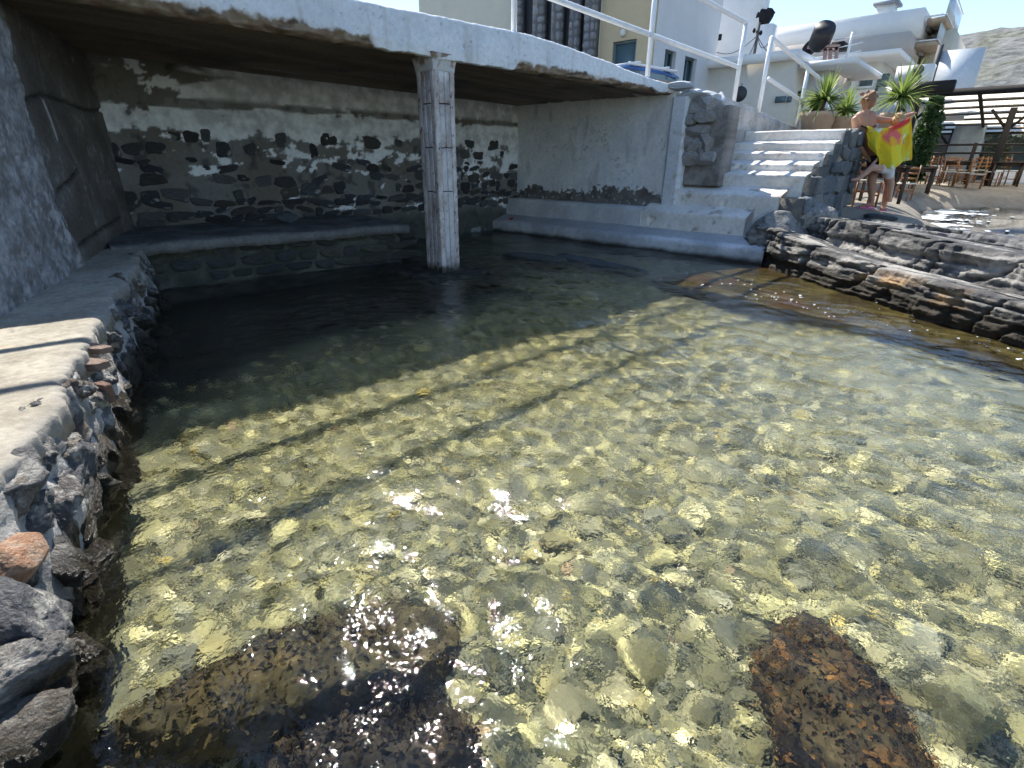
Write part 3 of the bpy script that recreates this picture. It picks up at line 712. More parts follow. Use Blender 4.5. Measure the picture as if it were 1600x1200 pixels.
# profile: from inside top over the nose, down the face, round the broken lower edge and in along the soffit
for ti in t:
    if ti < .12: k = ti / .12; w = .30 * (1 - k) + .02; z = z1 + .004 * k
    elif ti < .18: k = (ti - .12) / .06; w = .02 * (1 - k); z = z1 - .02 * k
    elif ti < .80: k = (ti - .18) / .62; w = 0 * us; z = (z1 - .02) * (1 - k) + z0 * k
    else: k = (ti - .80) / .20; w = .16 * k; z = z0 - (.02 + .03 * crumb) * np.sin(k * math.pi * .5) * 1.0 + 0 * us; z = z * (1 - k) + (zbot(us) + .01) * k
    w = w + 0 * us
    rows.append(DP + us[:, None] * DU - w[:, None] * DN + np.stack([0 * us, 0 * us, z], -1))
Pg = np.stack(rows, 1)
lower = sstep(t, .62, .80)[None, :]
dn = .010 * fbm(Pg, 3, 4, 1) + .006 * fbm(Pg, 14, 3, 2) - lower * (.045 * sstep(fbm(Pg, 5, 4, 9), -.1, .3) * crumb[:, None] + .01)
Pg = Pg + dn[..., None] * DN
fz = fbm(Pg, 6, 5, 4); fl = fbm(Pg, 24, 3, 4)
cg = mixc((.70, .73, .77), (.80, .82, .85), sstep(fbm(Pg, 2, 4, 6), -.3, .3)); cg = mixc(cg, (.28, .27, .26), sstep(fl, .33, .45) * .55); cg = mixc(cg, (.46, .42, .37), sstep(fbm(Pg * np.array([7, 7, .7]), 1.0, 4, 22), .12, .45) * .5)
expo = sstep(t[None, :] + .22 * crumb[:, None] + .16 * fz + .05 * fl, .86, .93)
rust = mixc((.30, .24, .18), (.22, .15, .10), sstep(fbm(Pg, 9, 4, 12), -.2, .25)); rust = mixc(rust, (.07, .055, .045), sstep(fbm(Pg * np.array([.5, .5, 4]), 5, 3, 3), .05, .3) * .8)
cg = mixc(cg, rust, expo)
slab_grid('deck_edge', Pg, (0, 0, 0), 0, M['plaster'], cg, deck, flip=orient_check(Pg[5, 30] - Pg[0, 30], Pg[0, 35] - Pg[0, 30], DN))
# soffit
nu, nv = 300, 110
u, w = np.meshgrid(np.linspace(-6.2, 4.3, nu), np.linspace(.13, 3.6, nv), indexing='ij')
Pg = DP + u[..., None] * DU - w[..., None] * DN
Pg[..., 2] = zbot(u) + .012 - .016 * fbm(Pg * np.array([.6, 3, 1]), 1.2, 4, 3) + .02 * sstep(fbm(Pg * np.array([.6, 4, 1]), 1.1, 3, 13), .2, .3)
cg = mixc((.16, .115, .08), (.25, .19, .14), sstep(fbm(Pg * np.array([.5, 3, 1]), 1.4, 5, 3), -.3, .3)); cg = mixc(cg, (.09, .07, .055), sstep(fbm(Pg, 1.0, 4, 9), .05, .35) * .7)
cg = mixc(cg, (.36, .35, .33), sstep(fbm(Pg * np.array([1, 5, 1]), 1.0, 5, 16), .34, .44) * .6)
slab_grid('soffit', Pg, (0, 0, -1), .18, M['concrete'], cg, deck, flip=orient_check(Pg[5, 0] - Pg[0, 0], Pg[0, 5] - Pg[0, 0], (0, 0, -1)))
# deck top
u, w = np.meshgrid(np.linspace(-6.2, 4.3, 120), np.linspace(.05, 3.7, 40), indexing='ij')
Pg = DP + u[..., None] * DU - w[..., None] * DN; Pg[..., 2] = ztop(u) - .006 + .004 * fbm(Pg, 2, 3, 4)
cg = mixc((.40, .40, .39), (.50, .49, .47), sstep(fbm(Pg, 1.5, 4, 6), -.3, .3))
slab_grid('deck_top', Pg, (0, 0, 1), .12, M['concrete'], cg, deck, flip=orient_check(Pg[5, 0] - Pg[0, 0], Pg[0, 5] - Pg[0, 0], (0, 0, 1)))

# ------------------------------------------------------------------ pillar
pc_ = np.array([4.27, 5.02, 0.0]); pillar = empty('pillar', pc_, 'square concrete pillar with split peeling white render holding up the deck', 'pillar')
def pil_face(ax, nm, seed):
    """one side: a core, two corner strips and stacked panels with open joints between"""
    N = np.array(ax, float); U = np.cross((0, 0, 1), N)
    hw = .165
    zs = [-.15, .95, 1.42, 1.86, 2.20]
    for k in range(4):
        for s in (-1, 1):
            a, b = (.012, .088) if s > 0 else (-.088, -.012)
            w0, w1 = (s * .008, s * .086); lo, hi = min(w0, w1), max(w0, w1)
            ga = .006
            O = pc_ + N * (hw - .02) + U * lo + np.array([0, 0, zs[k] + ga])
            H = zs[k + 1] - zs[k] - 2 * ga
            def colf(u, v, P):
                n = fbm(P, 4, 5, seed); n2 = fbm(P, 16, 4, seed + 1)
                c = mixc((.40, .36, .345), (.58, .56, .56), sstep(n + .5 * n2, -.3, .25)); c = mixc(c, (.23, .17, .15), sstep(n2 - n * .4, .22, .4) * .8)
                c = mixc(c, (.72, .72, .74), sstep(n - n2 * .3, .15, .35) * sstep(P[..., 2], 1.2, 1.9) * .8)
                return mixc(c, (.055, .05, .04), sstep(.16 - P[..., 2] + .08 * n2, 0, .12))
            wall_sheet('panel', O, U, (0, 0, 1), N, hi - lo, H, .013, lambda u, v, P: .022 + .006 * fbm(P, 6, 4, seed) + .004 * fbm(P, 25, 3, seed), colf, .05, M['plaster'], pillar, edge=lambda u, v, P: (.010 * fbm(P, 13, 4, seed + 2), .014 * fbm(P, 9, 3, seed + 3)))
    for s in (-1, 1):
        lo = s * .13 - .034
        O = pc_ + N * (hw - .02) + U * lo + np.array([0, 0, -.15])
        def colf2(u, v, P):
            n = fbm(P, 5, 5, seed + 4); n2 = fbm(P, 18, 4, seed + 5)
            c = mixc((.44, .38, .35), (.60, .57, .56), sstep(n + .4 * n2, -.25, .25)); c = mixc(c, (.17, .10, .075), sstep(n2 - .3 * n, .20, .36) * .85)
            return mixc(c, (.055, .05, .04), sstep(.16 - P[..., 2] + .08 * n2, 0, .12))
        wall_sheet('corner_strip', O, U, (0, 0, 1), N, .068, 2.33, .012, lambda u, v, P: .022 + .007 * fbm(P, 7, 4, seed) + .004 * fbm(P, 30, 3, seed) + .012 * sstep(v, 2.05, 2.33), colf2, .04, M['plaster'], pillar, edge=lambda u, v, P: (.012 * fbm(P, 10, 4, seed + 6), 0 * u))
for k, ax in enumerate([(-1, 0, 0), (0, -1, 0), (1, 0, 0), (0, 1, 0)]): pil_face(ax, 'f', 50 + 10 * k)
MB().box(pc_[0] - .14, pc_[0] + .14, pc_[1] - .14, pc_[1] + .14, -.5, 2.26).build('core', pmat('rusty_core', (.06, .045, .038), .95, 15, .4, 30, .6, .01), pillar)
def head(w0, w1, za, zb):
    m = MB(); q = [(-1, -1), (1, -1), (1, 1), (-1, 1)]
    co = [pc_ + np.array([a * w0, b_ * w0, za]) for a, b_ in q] + [pc_ + np.array([a * w1, b_ * w1, zb]) for a, b_ in q]
    return m.add(co, [(3, 2, 1, 0), (4, 5, 6, 7), (0, 1, 5, 4), (1, 2, 6, 5), (2, 3, 7, 6), (3, 0, 4, 7)])
cap = head(.172, .215, 2.17, 2.31); vcap = np.array(cap.v)
nu = 24; g = np.linspace(0, 1, nu)
for N in [np.array(a, float) for a in ((-1, 0, 0), (0, -1, 0), (1, 0, 0), (0, 1, 0))]:
    U = np.cross((0, 0, 1), N); uu, vv_ = np.meshgrid(np.linspace(-1, 1, 36), np.linspace(0, 1, 14), indexing='ij'); ww = .176 + .05 * vv_ ** 2
    P = pc_ + N * ww[..., None] + U * (uu * ww)[..., None] + np.array([0, 0, 1.0]) * (2.17 + .16 * vv_)[..., None]
    P = P + (.010 * fbm(P, 9, 4, 3))[..., None] * N
    n = fbm(P, 9, 4, 8); c = mixc((.58, .57, .56), (.30, .22, .17), sstep(n + vv_ * .5 - .25, -.05, .25))
    slab_grid('capital', P, N, .06, M['plaster'], c, pillar, flip=orient_check(U, np.array([0, 0, 1.0]), N))
nu = 70; gx_, gy_ = np.meshgrid(np.linspace(-.68, .62, nu), np.linspace(-.62, .72, nu), indexing='ij')
rd = np.maximum(np.abs(gx_ + .03), np.abs(gy_ - .05)) / .66
Pg = np.stack([pc_[0] + gx_, pc_[1] + gy_, gx_ * 0 + .022 + .03 * fbm(np.stack([gx_, gy_, 0 * gx_], -1), 4, 4, 3) - .10 * sstep(rd + .15 * fbm(np.stack([gx_, gy_, 0 * gx_], -1), 3, 3, 5), .8, 1.0)], -1)
receiver(slab_grid('plinth', Pg, (0, 0, 1), .5, M['algae_rock'], mixc((.028, .026, .02), (.06, .055, .042), sstep(fbm(Pg, 6, 4, 1), -.2, .3)), pillar))

pillar.scale = (.86, .86, 1.0)

# ------------------------------------------------------------------ right end wall of the shelter
SWX = 8.32
def sw_col(u, v, P):
    z = P[..., 2]; n = fbm(P, 1.8, 5, 21); n2 = fbm(P, 8, 5, 22)
    c = mixc((.72, .75, .78), (.82, .84, .86), sstep(n + n2 * .4, -.3, .3)); c = mixc(c, (.60, .55, .50), sstep(u, 2.6, 3.3) * .5)
    c = mixc(c, (.27, .28, .28), sstep(np.abs(fbm(P, 2.2, 5, 31, .6)) * -1 + .014, 0, .012) * sstep(fbm(P, 1.1, 3, 37), .08, .2) * .8); c = mixc(c, (.42, .43, .44), sstep(fbm(P * np.array([1, 1.5, .5]), 3, 5, 38), .2, .45) * .5)
    n5 = fbm(P, 14, 4, 33, .65); loss = sstep(n2 * .55 + n5 * .45 + n * .5 + (.86 - z) * 3.2 + .42 * np.exp(-((u - 2.45) / .55) ** 2) + .2 * np.exp(-((u - .7) / .3) ** 2) - .28, .0, .05)
    m2 = sstep(fbm(P, 4, 4, 29) + .9 * sstep(.18 - u, 0, .12), .62, .7)
    core = mixc((.135, .12, .11), (.21, .195, .18), sstep(fbm(P, 6, 4, 25), -.3, .3)); core = mixc(core, (.5, .52, .54), sstep(fbm(P, 16, 3, 26), .25, .35))
    return mixc(c, core, np.maximum(loss, m2))
side_wall = wall_sheet('plaster_wall', (SWX, 7.55, .3), (0, -1, 0), (0, 0, 1), (-1, 0, 0), 3.36, 1.97, .016,
    lambda u, v, P: .022 * fbm(P, 1.5, 4, 2) + .007 * fbm(P, 7, 4, 3) - .022 * sstep(fbm(P, 8, 5, 22) * .55 + fbm(P, 14, 4, 33, .65) * .45 + fbm(P, 1.8, 5, 21) * .5 + (.86 - P[..., 2]) * 3.2 + .42 * np.exp(-((u - 2.45) / .55) ** 2) + .2 * np.exp(-((u - .7) / .3) ** 2) - .28, 0, .05), sw_col, .5, M['plaster'],
    label='white plastered end wall of the shelter with plaster lost along its foot', cat='wall')
wall_sheet('end_pier', (SWX - .03, 4.20, .58), (0, -1, 0), (0, 0, 1), (-1, 0, 0), .22, 1.62, .016, lambda u, v, P: .012 * fbm(P, 5, 4, 2),
    lambda u, v, P: mixc((.64, .66, .69), (.50, .46, .43), sstep(fbm(P, 5, 5, 6), .05, .4)), .45, M['plaster'], side_wall)
# rubble end between pier and stair parapet
rub = empty('rubble_end', (8.6, 3.75, 1.1), 'broken masonry of loose stones between the white pier and the stair parapet', 'wall')
wall_sheet('mortar_core', (8.52, 3.99, .95), (0, -1, 0), (0, 0, 1), (-1, 0, 0), .60, 1.12, .03, lambda u, v, P: .03 * fbm(P, 4, 4, 2), lambda u, v, P: mixc((.16, .145, .13), (.28, .26, .24), sstep(fbm(P, 6, 4, 1), -.2, .3)), .4, M['concrete'], rub)
RBL = [raw_mesh('stone', *rock_shape(4, 400 + k, 8, 16, .14, 2), M['palerubble'], None, True) for k in range(6)]
for (x_, y_, sx_, sz_) in [(1083, 172, .17, .10), (1098, 185, .13, .08), (1078, 190, .11, .08), (1090, 206, .17, .07), (1072, 222, .10, .10), (1088, 226, .10, .10), (1104, 222, .10, .10), (1078, 244, .13, .09), (1100, 246, .12, .10), (1104, 160, .15, .10)]:
    p = on_x(x_, y_, 8.47); inst('stone', random.choice(RBL), basis(p, (0, -sx_ * 1.25, 0), (.12, 0, 0), (0, 0, sz_ * 1.25)), rub)
RBW = [me.copy() for me in RBL]; wst = omat('limewashed_stone', [(.50, .52, .55), (.62, .64, .67)], .9, 12, .25, 25, .8, .02)
for me in RBW: me.materials.clear(); me.materials.append(wst)
for (x_, y_, X_, sx_, sz_, dp) in [(1085, 148, 8.5, .22, .07, .2), (1110, 152, 8.6, .18, .09, .2), (1060, 136, 8.35, .2, .06, .18), (1122, 160, 8.7, .12, .12, .16)]:
    p = on_x(x_, y_, X_); inst('capstone', random.choice(RBW), basis(p, (0, -sx_, 0), (dp, 0, 0), (0, 0, sz_)), rub)

# ------------------------------------------------------------------ kerb and upper bench
def loft_y(name, prof, y0, y1, res, disp, colf, parent, mat, xshift=None, **kw):
    """extrude an (x, z) profile along y with caps; disp pushes along the profile normal"""
    prof = np.array(prof, float); seg = np.linalg.norm(np.diff(prof, axis=0), axis=1); cum = np.concatenate([[0], np.cumsum(seg)])
    nn = max(8, int(cum[-1] / res)); s = np.linspace(0, cum[-1], nn); px_ = np.interp(s, cum, prof[:, 0]); pz_ = np.interp(s, cum, prof[:, 1])
    tx = np.gradient(px_); tz = np.gradient(pz_); L = np.hypot(tx, tz) + 1e-9; nxv, nzv = tz / L, -tx / L
    y = np.linspace(y0, y1, max(4, int(abs(y1 - y0) / res)))
    P = np.zeros((len(y), nn, 3)); P[..., 0] = px_ + (0 if xshift is None else xshift(y)[:, None]); P[..., 1] = y[:, None]; P[..., 2] = pz_
    d = disp(P); sgn = -1.0
    P[..., 0] += sgn * d * -nxv * -1; P[..., 2] += sgn * d * -nzv * -1
    c = colf(P)
    f = quads(len(y), nn).tolist(); n0 = len(y) * nn
    f.append(list(range(nn))[::-1]); f.append([(len(y) - 1) * nn + k for k in range(nn)])
    return mk(name, P, f, mat, parent, col=c, smooth=True, **kw)
def round_prof(x0, x1, z0, z1, r=.06, slope=.0):
    a = [(x0, z0), (x0, z1 - r)] + [(x0 + r - r * math.cos(q), z1 - r + r * math.sin(q)) for q in np.linspace(.2, math.pi / 2, 7)] + [(x1, z1 + slope), (x1, z0), (x0, z0)]
    return a
kerb_c = lambda P: mixc(mixc((.42, .43, .445), (.64, .65, .67), sstep(fbm(P, 2.2, 5, 31) + .35 * fbm(P, 18, 4, 2, .6), -.3, .3)), (.06, .055, .045), sstep(.085 - P[..., 2] + .04 * fbm(P, 4, 4, 5), 0, .09))
kerb_top = lambda P: mixc(kerb_c(P), (.36, .37, .385), sstep(P[..., 0] + .03 * fbm(P, 5, 4, 6), 7.77, 7.84) * .75)  # top surface painted greyer than the front, shade put into its colour
kerb = loft_y('kerb', round_prof(7.70, 8.12, -.6, .20, .06, .12), 7.5, 2.28, .022, lambda P: .014 * fbm(P, 2, 4, 1) + .005 * fbm(P, 14, 4, 2), kerb_top, None, M['plaster'],
    label='rounded whitewashed kerb at the waterline in front of the steps', cat='kerb')
receiver(kerb)
loft_y('plaster_bench', round_prof(8.06, 8.36, .1, .60, .05), 7.5, 4.36, .022, lambda P: .012 * fbm(P, 2.5, 4, 3) + .005 * fbm(P, 14, 3, 4),
    lambda P: mixc(mixc((.52, .53, .545), (.64, .65, .665), sstep(fbm(P, 2.5, 5, 3), -.3, .3)), (.16, .15, .14), sstep(.27 - P[..., 2] + .05 * fbm(P, 6, 4, 5), 0, .06)), None, M['plaster'],
    label='low white plaster bench at the foot of the end wall', cat='bench')
q = on_x(797, 338, 8.0); v, f = rock_shape(3, 8, 8); inst('wrapper', raw_mesh('wrapper', v, f, pmat('red_foil', (.45, .03, .05), .4, 30, .3), None, False), basis((7.86, 7.12, .235), (.03, .05, 0), (-.03, .03, 0), (0, 0, .03)), None, 'small crumpled red wrapper on the kerb in the far corner', 'litter')

# ------------------------------------------------------------------ dark slabs lying in the shaded water by the kerb
for (a, b, hw, zt_, sd_, lab) in (((792, 397), (882, 408), .16, .035, 91, 'short dark stone slab just breaking the shaded water by the pillar'), ((868, 398), (1004, 424), .15, .015, 92, 'long dark stone slab lying in the shaded water along the kerb')):
    A, B = on_z(*a), on_z(*b); d = (B - A); L = np.linalg.norm(d); d /= L; c = (A + B) / 2; v, f = block_shape(4, sd_, 9, .16); n_ = np.cross((0, 0, 1), d)
    receiver(inst('stone_slab', raw_mesh('stone_slab', v, f, M['darkstone'], None, True), basis((c[0], c[1], zt_ - .16), d * L / 2, n_ * hw, (0, 0, .16)), None, lab, 'slab', 'dark slabs in the shaded water'))

# ------------------------------------------------------------------ stairs
stairs = empty('stairs', (9.1, 3.1, .2), 'flight of worn whitewashed concrete steps rising to the promenade', 'stairs')
#        front x, top z, right y, left y
STEPS = [(8.06, .57, 2.72, 4.42), (8.36, .86, 2.40, 4.20), (8.70, 1.135, 2.22, 4.00), (9.02, 1.275, 2.14, 3.76), (9.36, 1.44, 2.10, 3.74), (9.70, 1.59, 2.08, 3.72), (10.04, 1.78, 2.05, 3.70)]
RISE = [.11, .09, .045, .05, .03, .035, .05]
st_c = lambda P: mixc(mixc((.64, .60, .55), (.76, .73, .68), sstep(fbm(P, 2.2, 5, 41) + .3 * fbm(P, 14, 3, 42), -.3, .3)), (.30, .24, .19), sstep(fbm(P, 5, 5, 43), .22, .40) * .8)
for k, (x0, z1, yr, yl) in enumerate(STEPS):
    x1 = STEPS[k + 1][0] + .10 if k < 6 else 11.15
    z0 = (STEPS[k - 1][1] - .12) if k else .18
    yl2 = yl + .02 * k
    nn = np.linspace(yr, yl2, max(4, int((yl2 - yr) / .022)))
    jit = .018
    loft_y('step', round_prof(x0, x1, z0, z1, .03, RISE[k] * ((x1 - x0) / .32 if k < 6 else 1)), yl2, yr + (.09 if k > 2 else .0), .022,
        lambda P: .012 * fbm(P, 3, 4, k + 1) + .007 * fbm(P, 12, 4, k + 2) - .035 * sstep(fbm(P, 5, 4, k * 3 + 2), .30, .45),
        st_c, stairs, M['plaster'], xshift=lambda y, k=k: .02 * fbm(np.stack([y, 0 * y + k, 0 * y], -1), 1.5, 3, 7))
# stone side of the stairs
spts = [(8.50, .55)] + [(s[0], s[1] - .015) for s in STEPS[1:]]
def stair_top(x):
    z = .60
    for s in STEPS:
        if x >= s[0] + .02: z = s[1]
    return z
m = MB()
prof = [(8.4, .2)]
for k, s in enumerate(STEPS[1:], 1): prof += [(s[0] + .03, STEPS[k - 1][1] - .03), (s[0] + .03, s[1] - .03)]
prof += [(11.18, 1.77), (11.18, .2)]
n = len(prof); co = [(x, 2.10, z) for x, z in prof] + [(x, 2.5, z) for x, z in prof]
m.add(co, [tuple(range(n)), tuple(range(2 * n - 1, n - 1, -1))] + [(i, i + n, (i + 1) % n + n, (i + 1) % n) for i in range(n)])
m.build('side_core', pmat('dark_mortar', (.12, .115, .105), .95, 10, .4, 20, .8, .02), stairs)
lay_stones(stairs, ST_S, (8.5, 2.10, .40), (1, 0, 0), (0, 0, 1), (0, -1, 0), 2.70, 1.42, .15, .30, .18, .50, .09, .06,
    lambda u, v: 1.0 if (.40 + v + .05 < stair_top(8.5 + u - .05)) else 0, gap=.006, fill=.95, tilt=.14)
m = MB()
for q in []: pass

# parapet beside the stairs
PY = 3.78
prf = [on_y(*q, PY) for q in [(1112, 168), (1122, 152), (1138, 151), (1160, 160), (1186, 171), (1212, 183), (1240, 197)]]
xs_ = np.array([p[0] for p in prf]); zs_ = np.array([p[2] for p in prf])
nu, nv = 110, 60
uu = np.linspace(xs_[0], xs_[-1] + .5, nu); L1 = np.stack([uu, 0 * uu, 0 * uu], -1)
zt = np.interp(uu, xs_, zs_) + .03 * fbm(L1, 3, 4, 5) + .015 * fbm(L1, 12, 3, 6); zt = np.maximum(zt, 1.84)
vv_ = np.linspace(0, 1, nv); zb_ = .5
Pg = np.stack([np.broadcast_to(uu[:, None], (nu, nv)), np.full((nu, nv), PY), zb_ + (zt[:, None] - zb_) * vv_[None, :]], -1)
Pg[..., 1] -= .025 * fbm(Pg, 2.5, 5, 7) + .012 * fbm(Pg, 11, 4, 8) - .05 * sstep(vv_, .93, 1)[None, :]
cg = mixc((.36, .335, .315), (.50, .475, .45), sstep(fbm(Pg, 2.4, 5, 9), -.3, .3)); cg = mixc(cg, (.24, .22, .205), sstep(fbm(Pg, 7, 5, 10), .2, .42) * .7)
slab_grid('stair_parapet', Pg, (0, -1, 0), .26, M['concrete'], cg, flip=orient_check((1, 0, 0), np.array([0, 0, 1.0]), (0, -1, 0)),
    label='sloping rough grey concrete parapet beside the stairs', cat='wall')

# ------------------------------------------------------------------ railing
rail = empty('deck_railing', deck_pt(1, .1, 2.64), 'white painted pipe railing along the deck edge', 'railing')
def on_deck(x, y): return on_plane(x, y, DP - DN * .10, DN)
pb = [on_deck(803, 50), on_deck(1012, 113), on_deck(1147, 155)]
mr = [on_deck(870, 0), on_deck(1148, 103)]; tr = [on_deck(1100, 0), on_deck(1165, 35)]
def line_at(a, b, x): t_ = (x - a[0]) / (b[0] - a[0]); return a + (b - a) * t_
xp = [pb[0][0] - 7.5, pb[0][0] - 4.6] + [p[0] for p in pb]
for k, x_ in enumerate(xp):
    top = line_at(tr[0], tr[1], x_); base = deck_pt(0, .1); zb = (pb[k - 2][2] if k >= 2 else 2.6) - .05
    MB().tube([(top[0], top[1], zb), (top[0], top[1], top[2])], .036, 12).build('post', M['white_metal'], rail, True)
for nm, (a, b_) in (('mid_rail', mr), ('top_rail', tr)):
    A, B = line_at(a, b_, xp[0]), line_at(a, b_, xp[-1])
    MB().tube([A, B], .034, 12).build(nm, M['white_metal'], rail, True)
RY = 3.80
srail = empty('stair_railing', on_y(1186, 171, RY), 'white painted pipe handrail sloping down beside the stairs', 'railing')
sp = [((1186, 170), (1208, 60)), ((1245, 195), (1265, 109)), ((1290, 196), (1306, 143))]
tops = []; 
for b0, t0 in sp:
    B = on_y(*b0, RY); T = on_y(*t0, RY); B[2] -= .06
    MB().tube([(B[0], RY, B[2]), (B[0], RY, T[2])], .036, 12).build('post', M['white_metal'], srail, True); tops.append(np.array([B[0], RY, T[2]]))
a, b_ = tops[0], tops[-1]; e = b_ + (b_ - a) * .25
MB().tube([a, e], .036, 12).build('hand_rail', M['white_metal'], srail, True)
a, b_ = on_y(1201, 123, RY), on_y(1312, 197, RY)
MB().tube([a, b_], .034, 12).build('mid_rail', M['white_metal'], srail, True)

# ------------------------------------------------------------------ slanting slate rocks right of the stairs
RB0 = np.array([6.22, .52, 0.0])
def rk(s, n, z): return RB0 + SHORE_D * s + SHORE_N * n + np.array([0, 0, z])
def strata(name, s0, s1, prof, zc, seed, colf, label, res=.018, amp=1.0, taper=.35):
    """a long bed of slate: (n, k) profile, k scaling the crest height zc(s); layered, jointed and chipped"""
    prof = np.array(prof, float); seg = np.hypot(np.diff(prof[:, 0]), np.diff(prof[:, 1]) * .5); cum = np.concatenate([[0], np.cumsum(seg)])
    nn = int(cum[-1] / res); q = np.linspace(0, cum[-1], nn); pn = np.interp(q, cum, prof[:, 0]); pk = np.interp(q, cum, prof[:, 1])
    s = np.arange(s0, s1, res); ns = len(s)
    S, Nn = np.meshgrid(s, pn, indexing='ij'); K = np.broadcast_to(pk, S.shape)
    zc_ = zc(s)
    jog = .13 * np.round(2.2 * fbm(np.stack([s, 0 * s, 0 * s], -1), .9, 2, seed)) / 2 + .05 * fbm(np.stack([s, 0 * s, 0 * s], -1), 3.5, 4, seed + 1)
    Zh = np.where(K > 0, K * zc_[:, None], K)
    L = np.stack([S * .22, Nn * 1.2, Zh * 5.0], -1); L2 = np.stack([S * .9, Nn * 2.5, Zh * 7], -1)
    d = .05 * fbm(L, 1.7, 5, seed + 2, .6) + .03 * fbm(L2, 3.0, 5, seed + 3, .65)
    step = .034 * np.round(2.6 * fbm(np.stack([S * .22, Nn * .9, Zh * 5], -1), 1.6, 2, seed + 4)) + .010 * np.round(3.0 * fbm(np.stack([S * .8, Nn * 2.6, Zh * 10], -1), 2.0, 2, seed + 9))
    joint = -.06 * (1 - sstep(np.abs(fbm(np.stack([S * 1.4 + Nn, Nn * .3, Zh * .5], -1), 1.1, 2, seed + 6)), 0, .035))
    face = 1 - sstep(Nn, prof[:, 0].min() + .25, prof[:, 0].min() + .45)
    d = (d + step + joint * face) * amp * (.38 + .62 * face)
    endf = np.clip(np.minimum((s - s0) / taper, (s1 - s) / taper), 0, 1)[:, None] ** .5
    P = RB0 + S[..., None] * SHORE_D + (Nn + jog[:, None] * (1 - sstep(Nn, prof[:, 0].max() - .3, prof[:, 0].max())))[..., None] * SHORE_N
    P[..., 2] = np.where(Zh > 0, Zh * endf, Zh)
    nrm = np.stack([-SHORE_N[0] * face, -SHORE_N[1] * face, .35 * face + (1 - face) * .7], -1)
    P = P + d[..., None] * nrm
    c = colf(S, Nn, P, d)
    f = quads(ns, nn)
    return receiver(mk(name, P, f[:, ::-1] if orient_check(P[5, nn // 2] - P[0, nn // 2], P[0, nn // 2 + 3] - P[0, nn // 2], (0, 0, 1)) else f, M['rockv'], col=c, smooth=True, label=label, cat='rock', group='slanting slate beds beside the stairs'))
def slate_col(light, dark, ochre=None, seed=0, wet=.22):
    def cf(S, Nn, P, d):
        n = fbm(np.stack([S * .6, Nn * 2, P[..., 2] * 6], -1), 2.2, 5, seed); n2 = fbm(P, 9, 5, seed + 1, .6)
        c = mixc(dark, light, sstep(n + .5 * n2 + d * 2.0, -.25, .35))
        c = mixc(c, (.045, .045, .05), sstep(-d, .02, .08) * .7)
        c = mixc(c, (.32, .31, .285), sstep(n2, .28, .45) * .5)
        if ochre is not None:
            a, b, k = ochre; c = mixc(c, (.42, .27, .14), sstep(fbm(P, 2.2, 4, seed + 7) + k, .1, .3) * sstep(S, a - .2, a + .2) * (1 - sstep(S, b - .2, b + .2)) * np.exp(-((P[..., 2] - .20) / .075) ** 2) * (1 - sstep(Nn, .05, .22)))
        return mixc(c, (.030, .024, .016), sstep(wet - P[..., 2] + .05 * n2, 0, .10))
    return cf
iz = lambda xs, zs: (lambda s: np.interp(s, xs, zs))
SL, SD = (.34, .32, .285), (.058, .056, .055)
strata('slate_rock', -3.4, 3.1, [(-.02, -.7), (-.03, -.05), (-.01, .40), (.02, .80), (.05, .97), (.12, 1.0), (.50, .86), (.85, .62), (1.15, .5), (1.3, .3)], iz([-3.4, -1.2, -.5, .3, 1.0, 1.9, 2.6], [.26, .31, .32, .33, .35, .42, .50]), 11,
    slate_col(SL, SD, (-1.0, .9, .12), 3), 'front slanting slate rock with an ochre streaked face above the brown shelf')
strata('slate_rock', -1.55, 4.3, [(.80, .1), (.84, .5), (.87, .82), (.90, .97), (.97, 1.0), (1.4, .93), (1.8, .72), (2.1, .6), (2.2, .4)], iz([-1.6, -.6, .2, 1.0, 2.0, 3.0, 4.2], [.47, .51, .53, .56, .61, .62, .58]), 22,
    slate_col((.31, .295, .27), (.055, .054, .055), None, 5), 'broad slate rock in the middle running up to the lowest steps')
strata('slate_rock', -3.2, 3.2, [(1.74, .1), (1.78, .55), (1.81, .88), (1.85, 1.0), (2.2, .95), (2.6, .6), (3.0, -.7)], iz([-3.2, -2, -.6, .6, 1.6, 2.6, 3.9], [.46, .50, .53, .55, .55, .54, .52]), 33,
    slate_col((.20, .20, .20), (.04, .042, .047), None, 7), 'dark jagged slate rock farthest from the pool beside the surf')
strata('slate_rock', -3.3, -1.25, [(.95, .1), (1.0, .6), (1.05, .95), (1.45, 1.05), (1.8, .9), (1.95, .4)], iz([-3.3, -2, -1.2], [.30, .38, .36]), 44,
    slate_col((.28, .255, .215), (.11, .10, .085), None, 9), 'tan weathered rock lying between the slate beds at the right border')

# ------------------------------------------------------------------ beach
SHL = np.array([(5.0, -4.5), (8.3, -1.8), (10.5, -.35), (12.6, .55), (16, 1.30), (19.3, 1.70), (21.3, 1.30), (22.5, .2), (23.3, -1.6), (24.5, -5), (28, -14), (40, -60), (60, -300)])
def shore_sd(x, y):
    d = seg_dist(x, y, [tuple(q) for q in SHL]); land = y > np.interp(x, SHL[:, 0], SHL[:, 1])
    ymin = np.interp(y, SHL[::-1, 1][np.argsort(SHL[::-1, 1])], SHL[::-1, 0][np.argsort(SHL[::-1, 1])]) if False else None
    land = np.where(x > 60, True, land)
    return np.where(land, d, -d)
bxs = np.concatenate([np.linspace(8.2, 30, 240), np.geomspace(30.4, 130, 30)]); bys = np.concatenate([-np.geomspace(130, 4.2, 22), np.linspace(-4, 5, 130), np.linspace(5.3, 9, 10)])
bx, by = np.meshgrid(bxs, bys, indexing='ij'); sd = shore_sd(bx, by)
P = np.stack([bx, by, 0 * bx], -1)
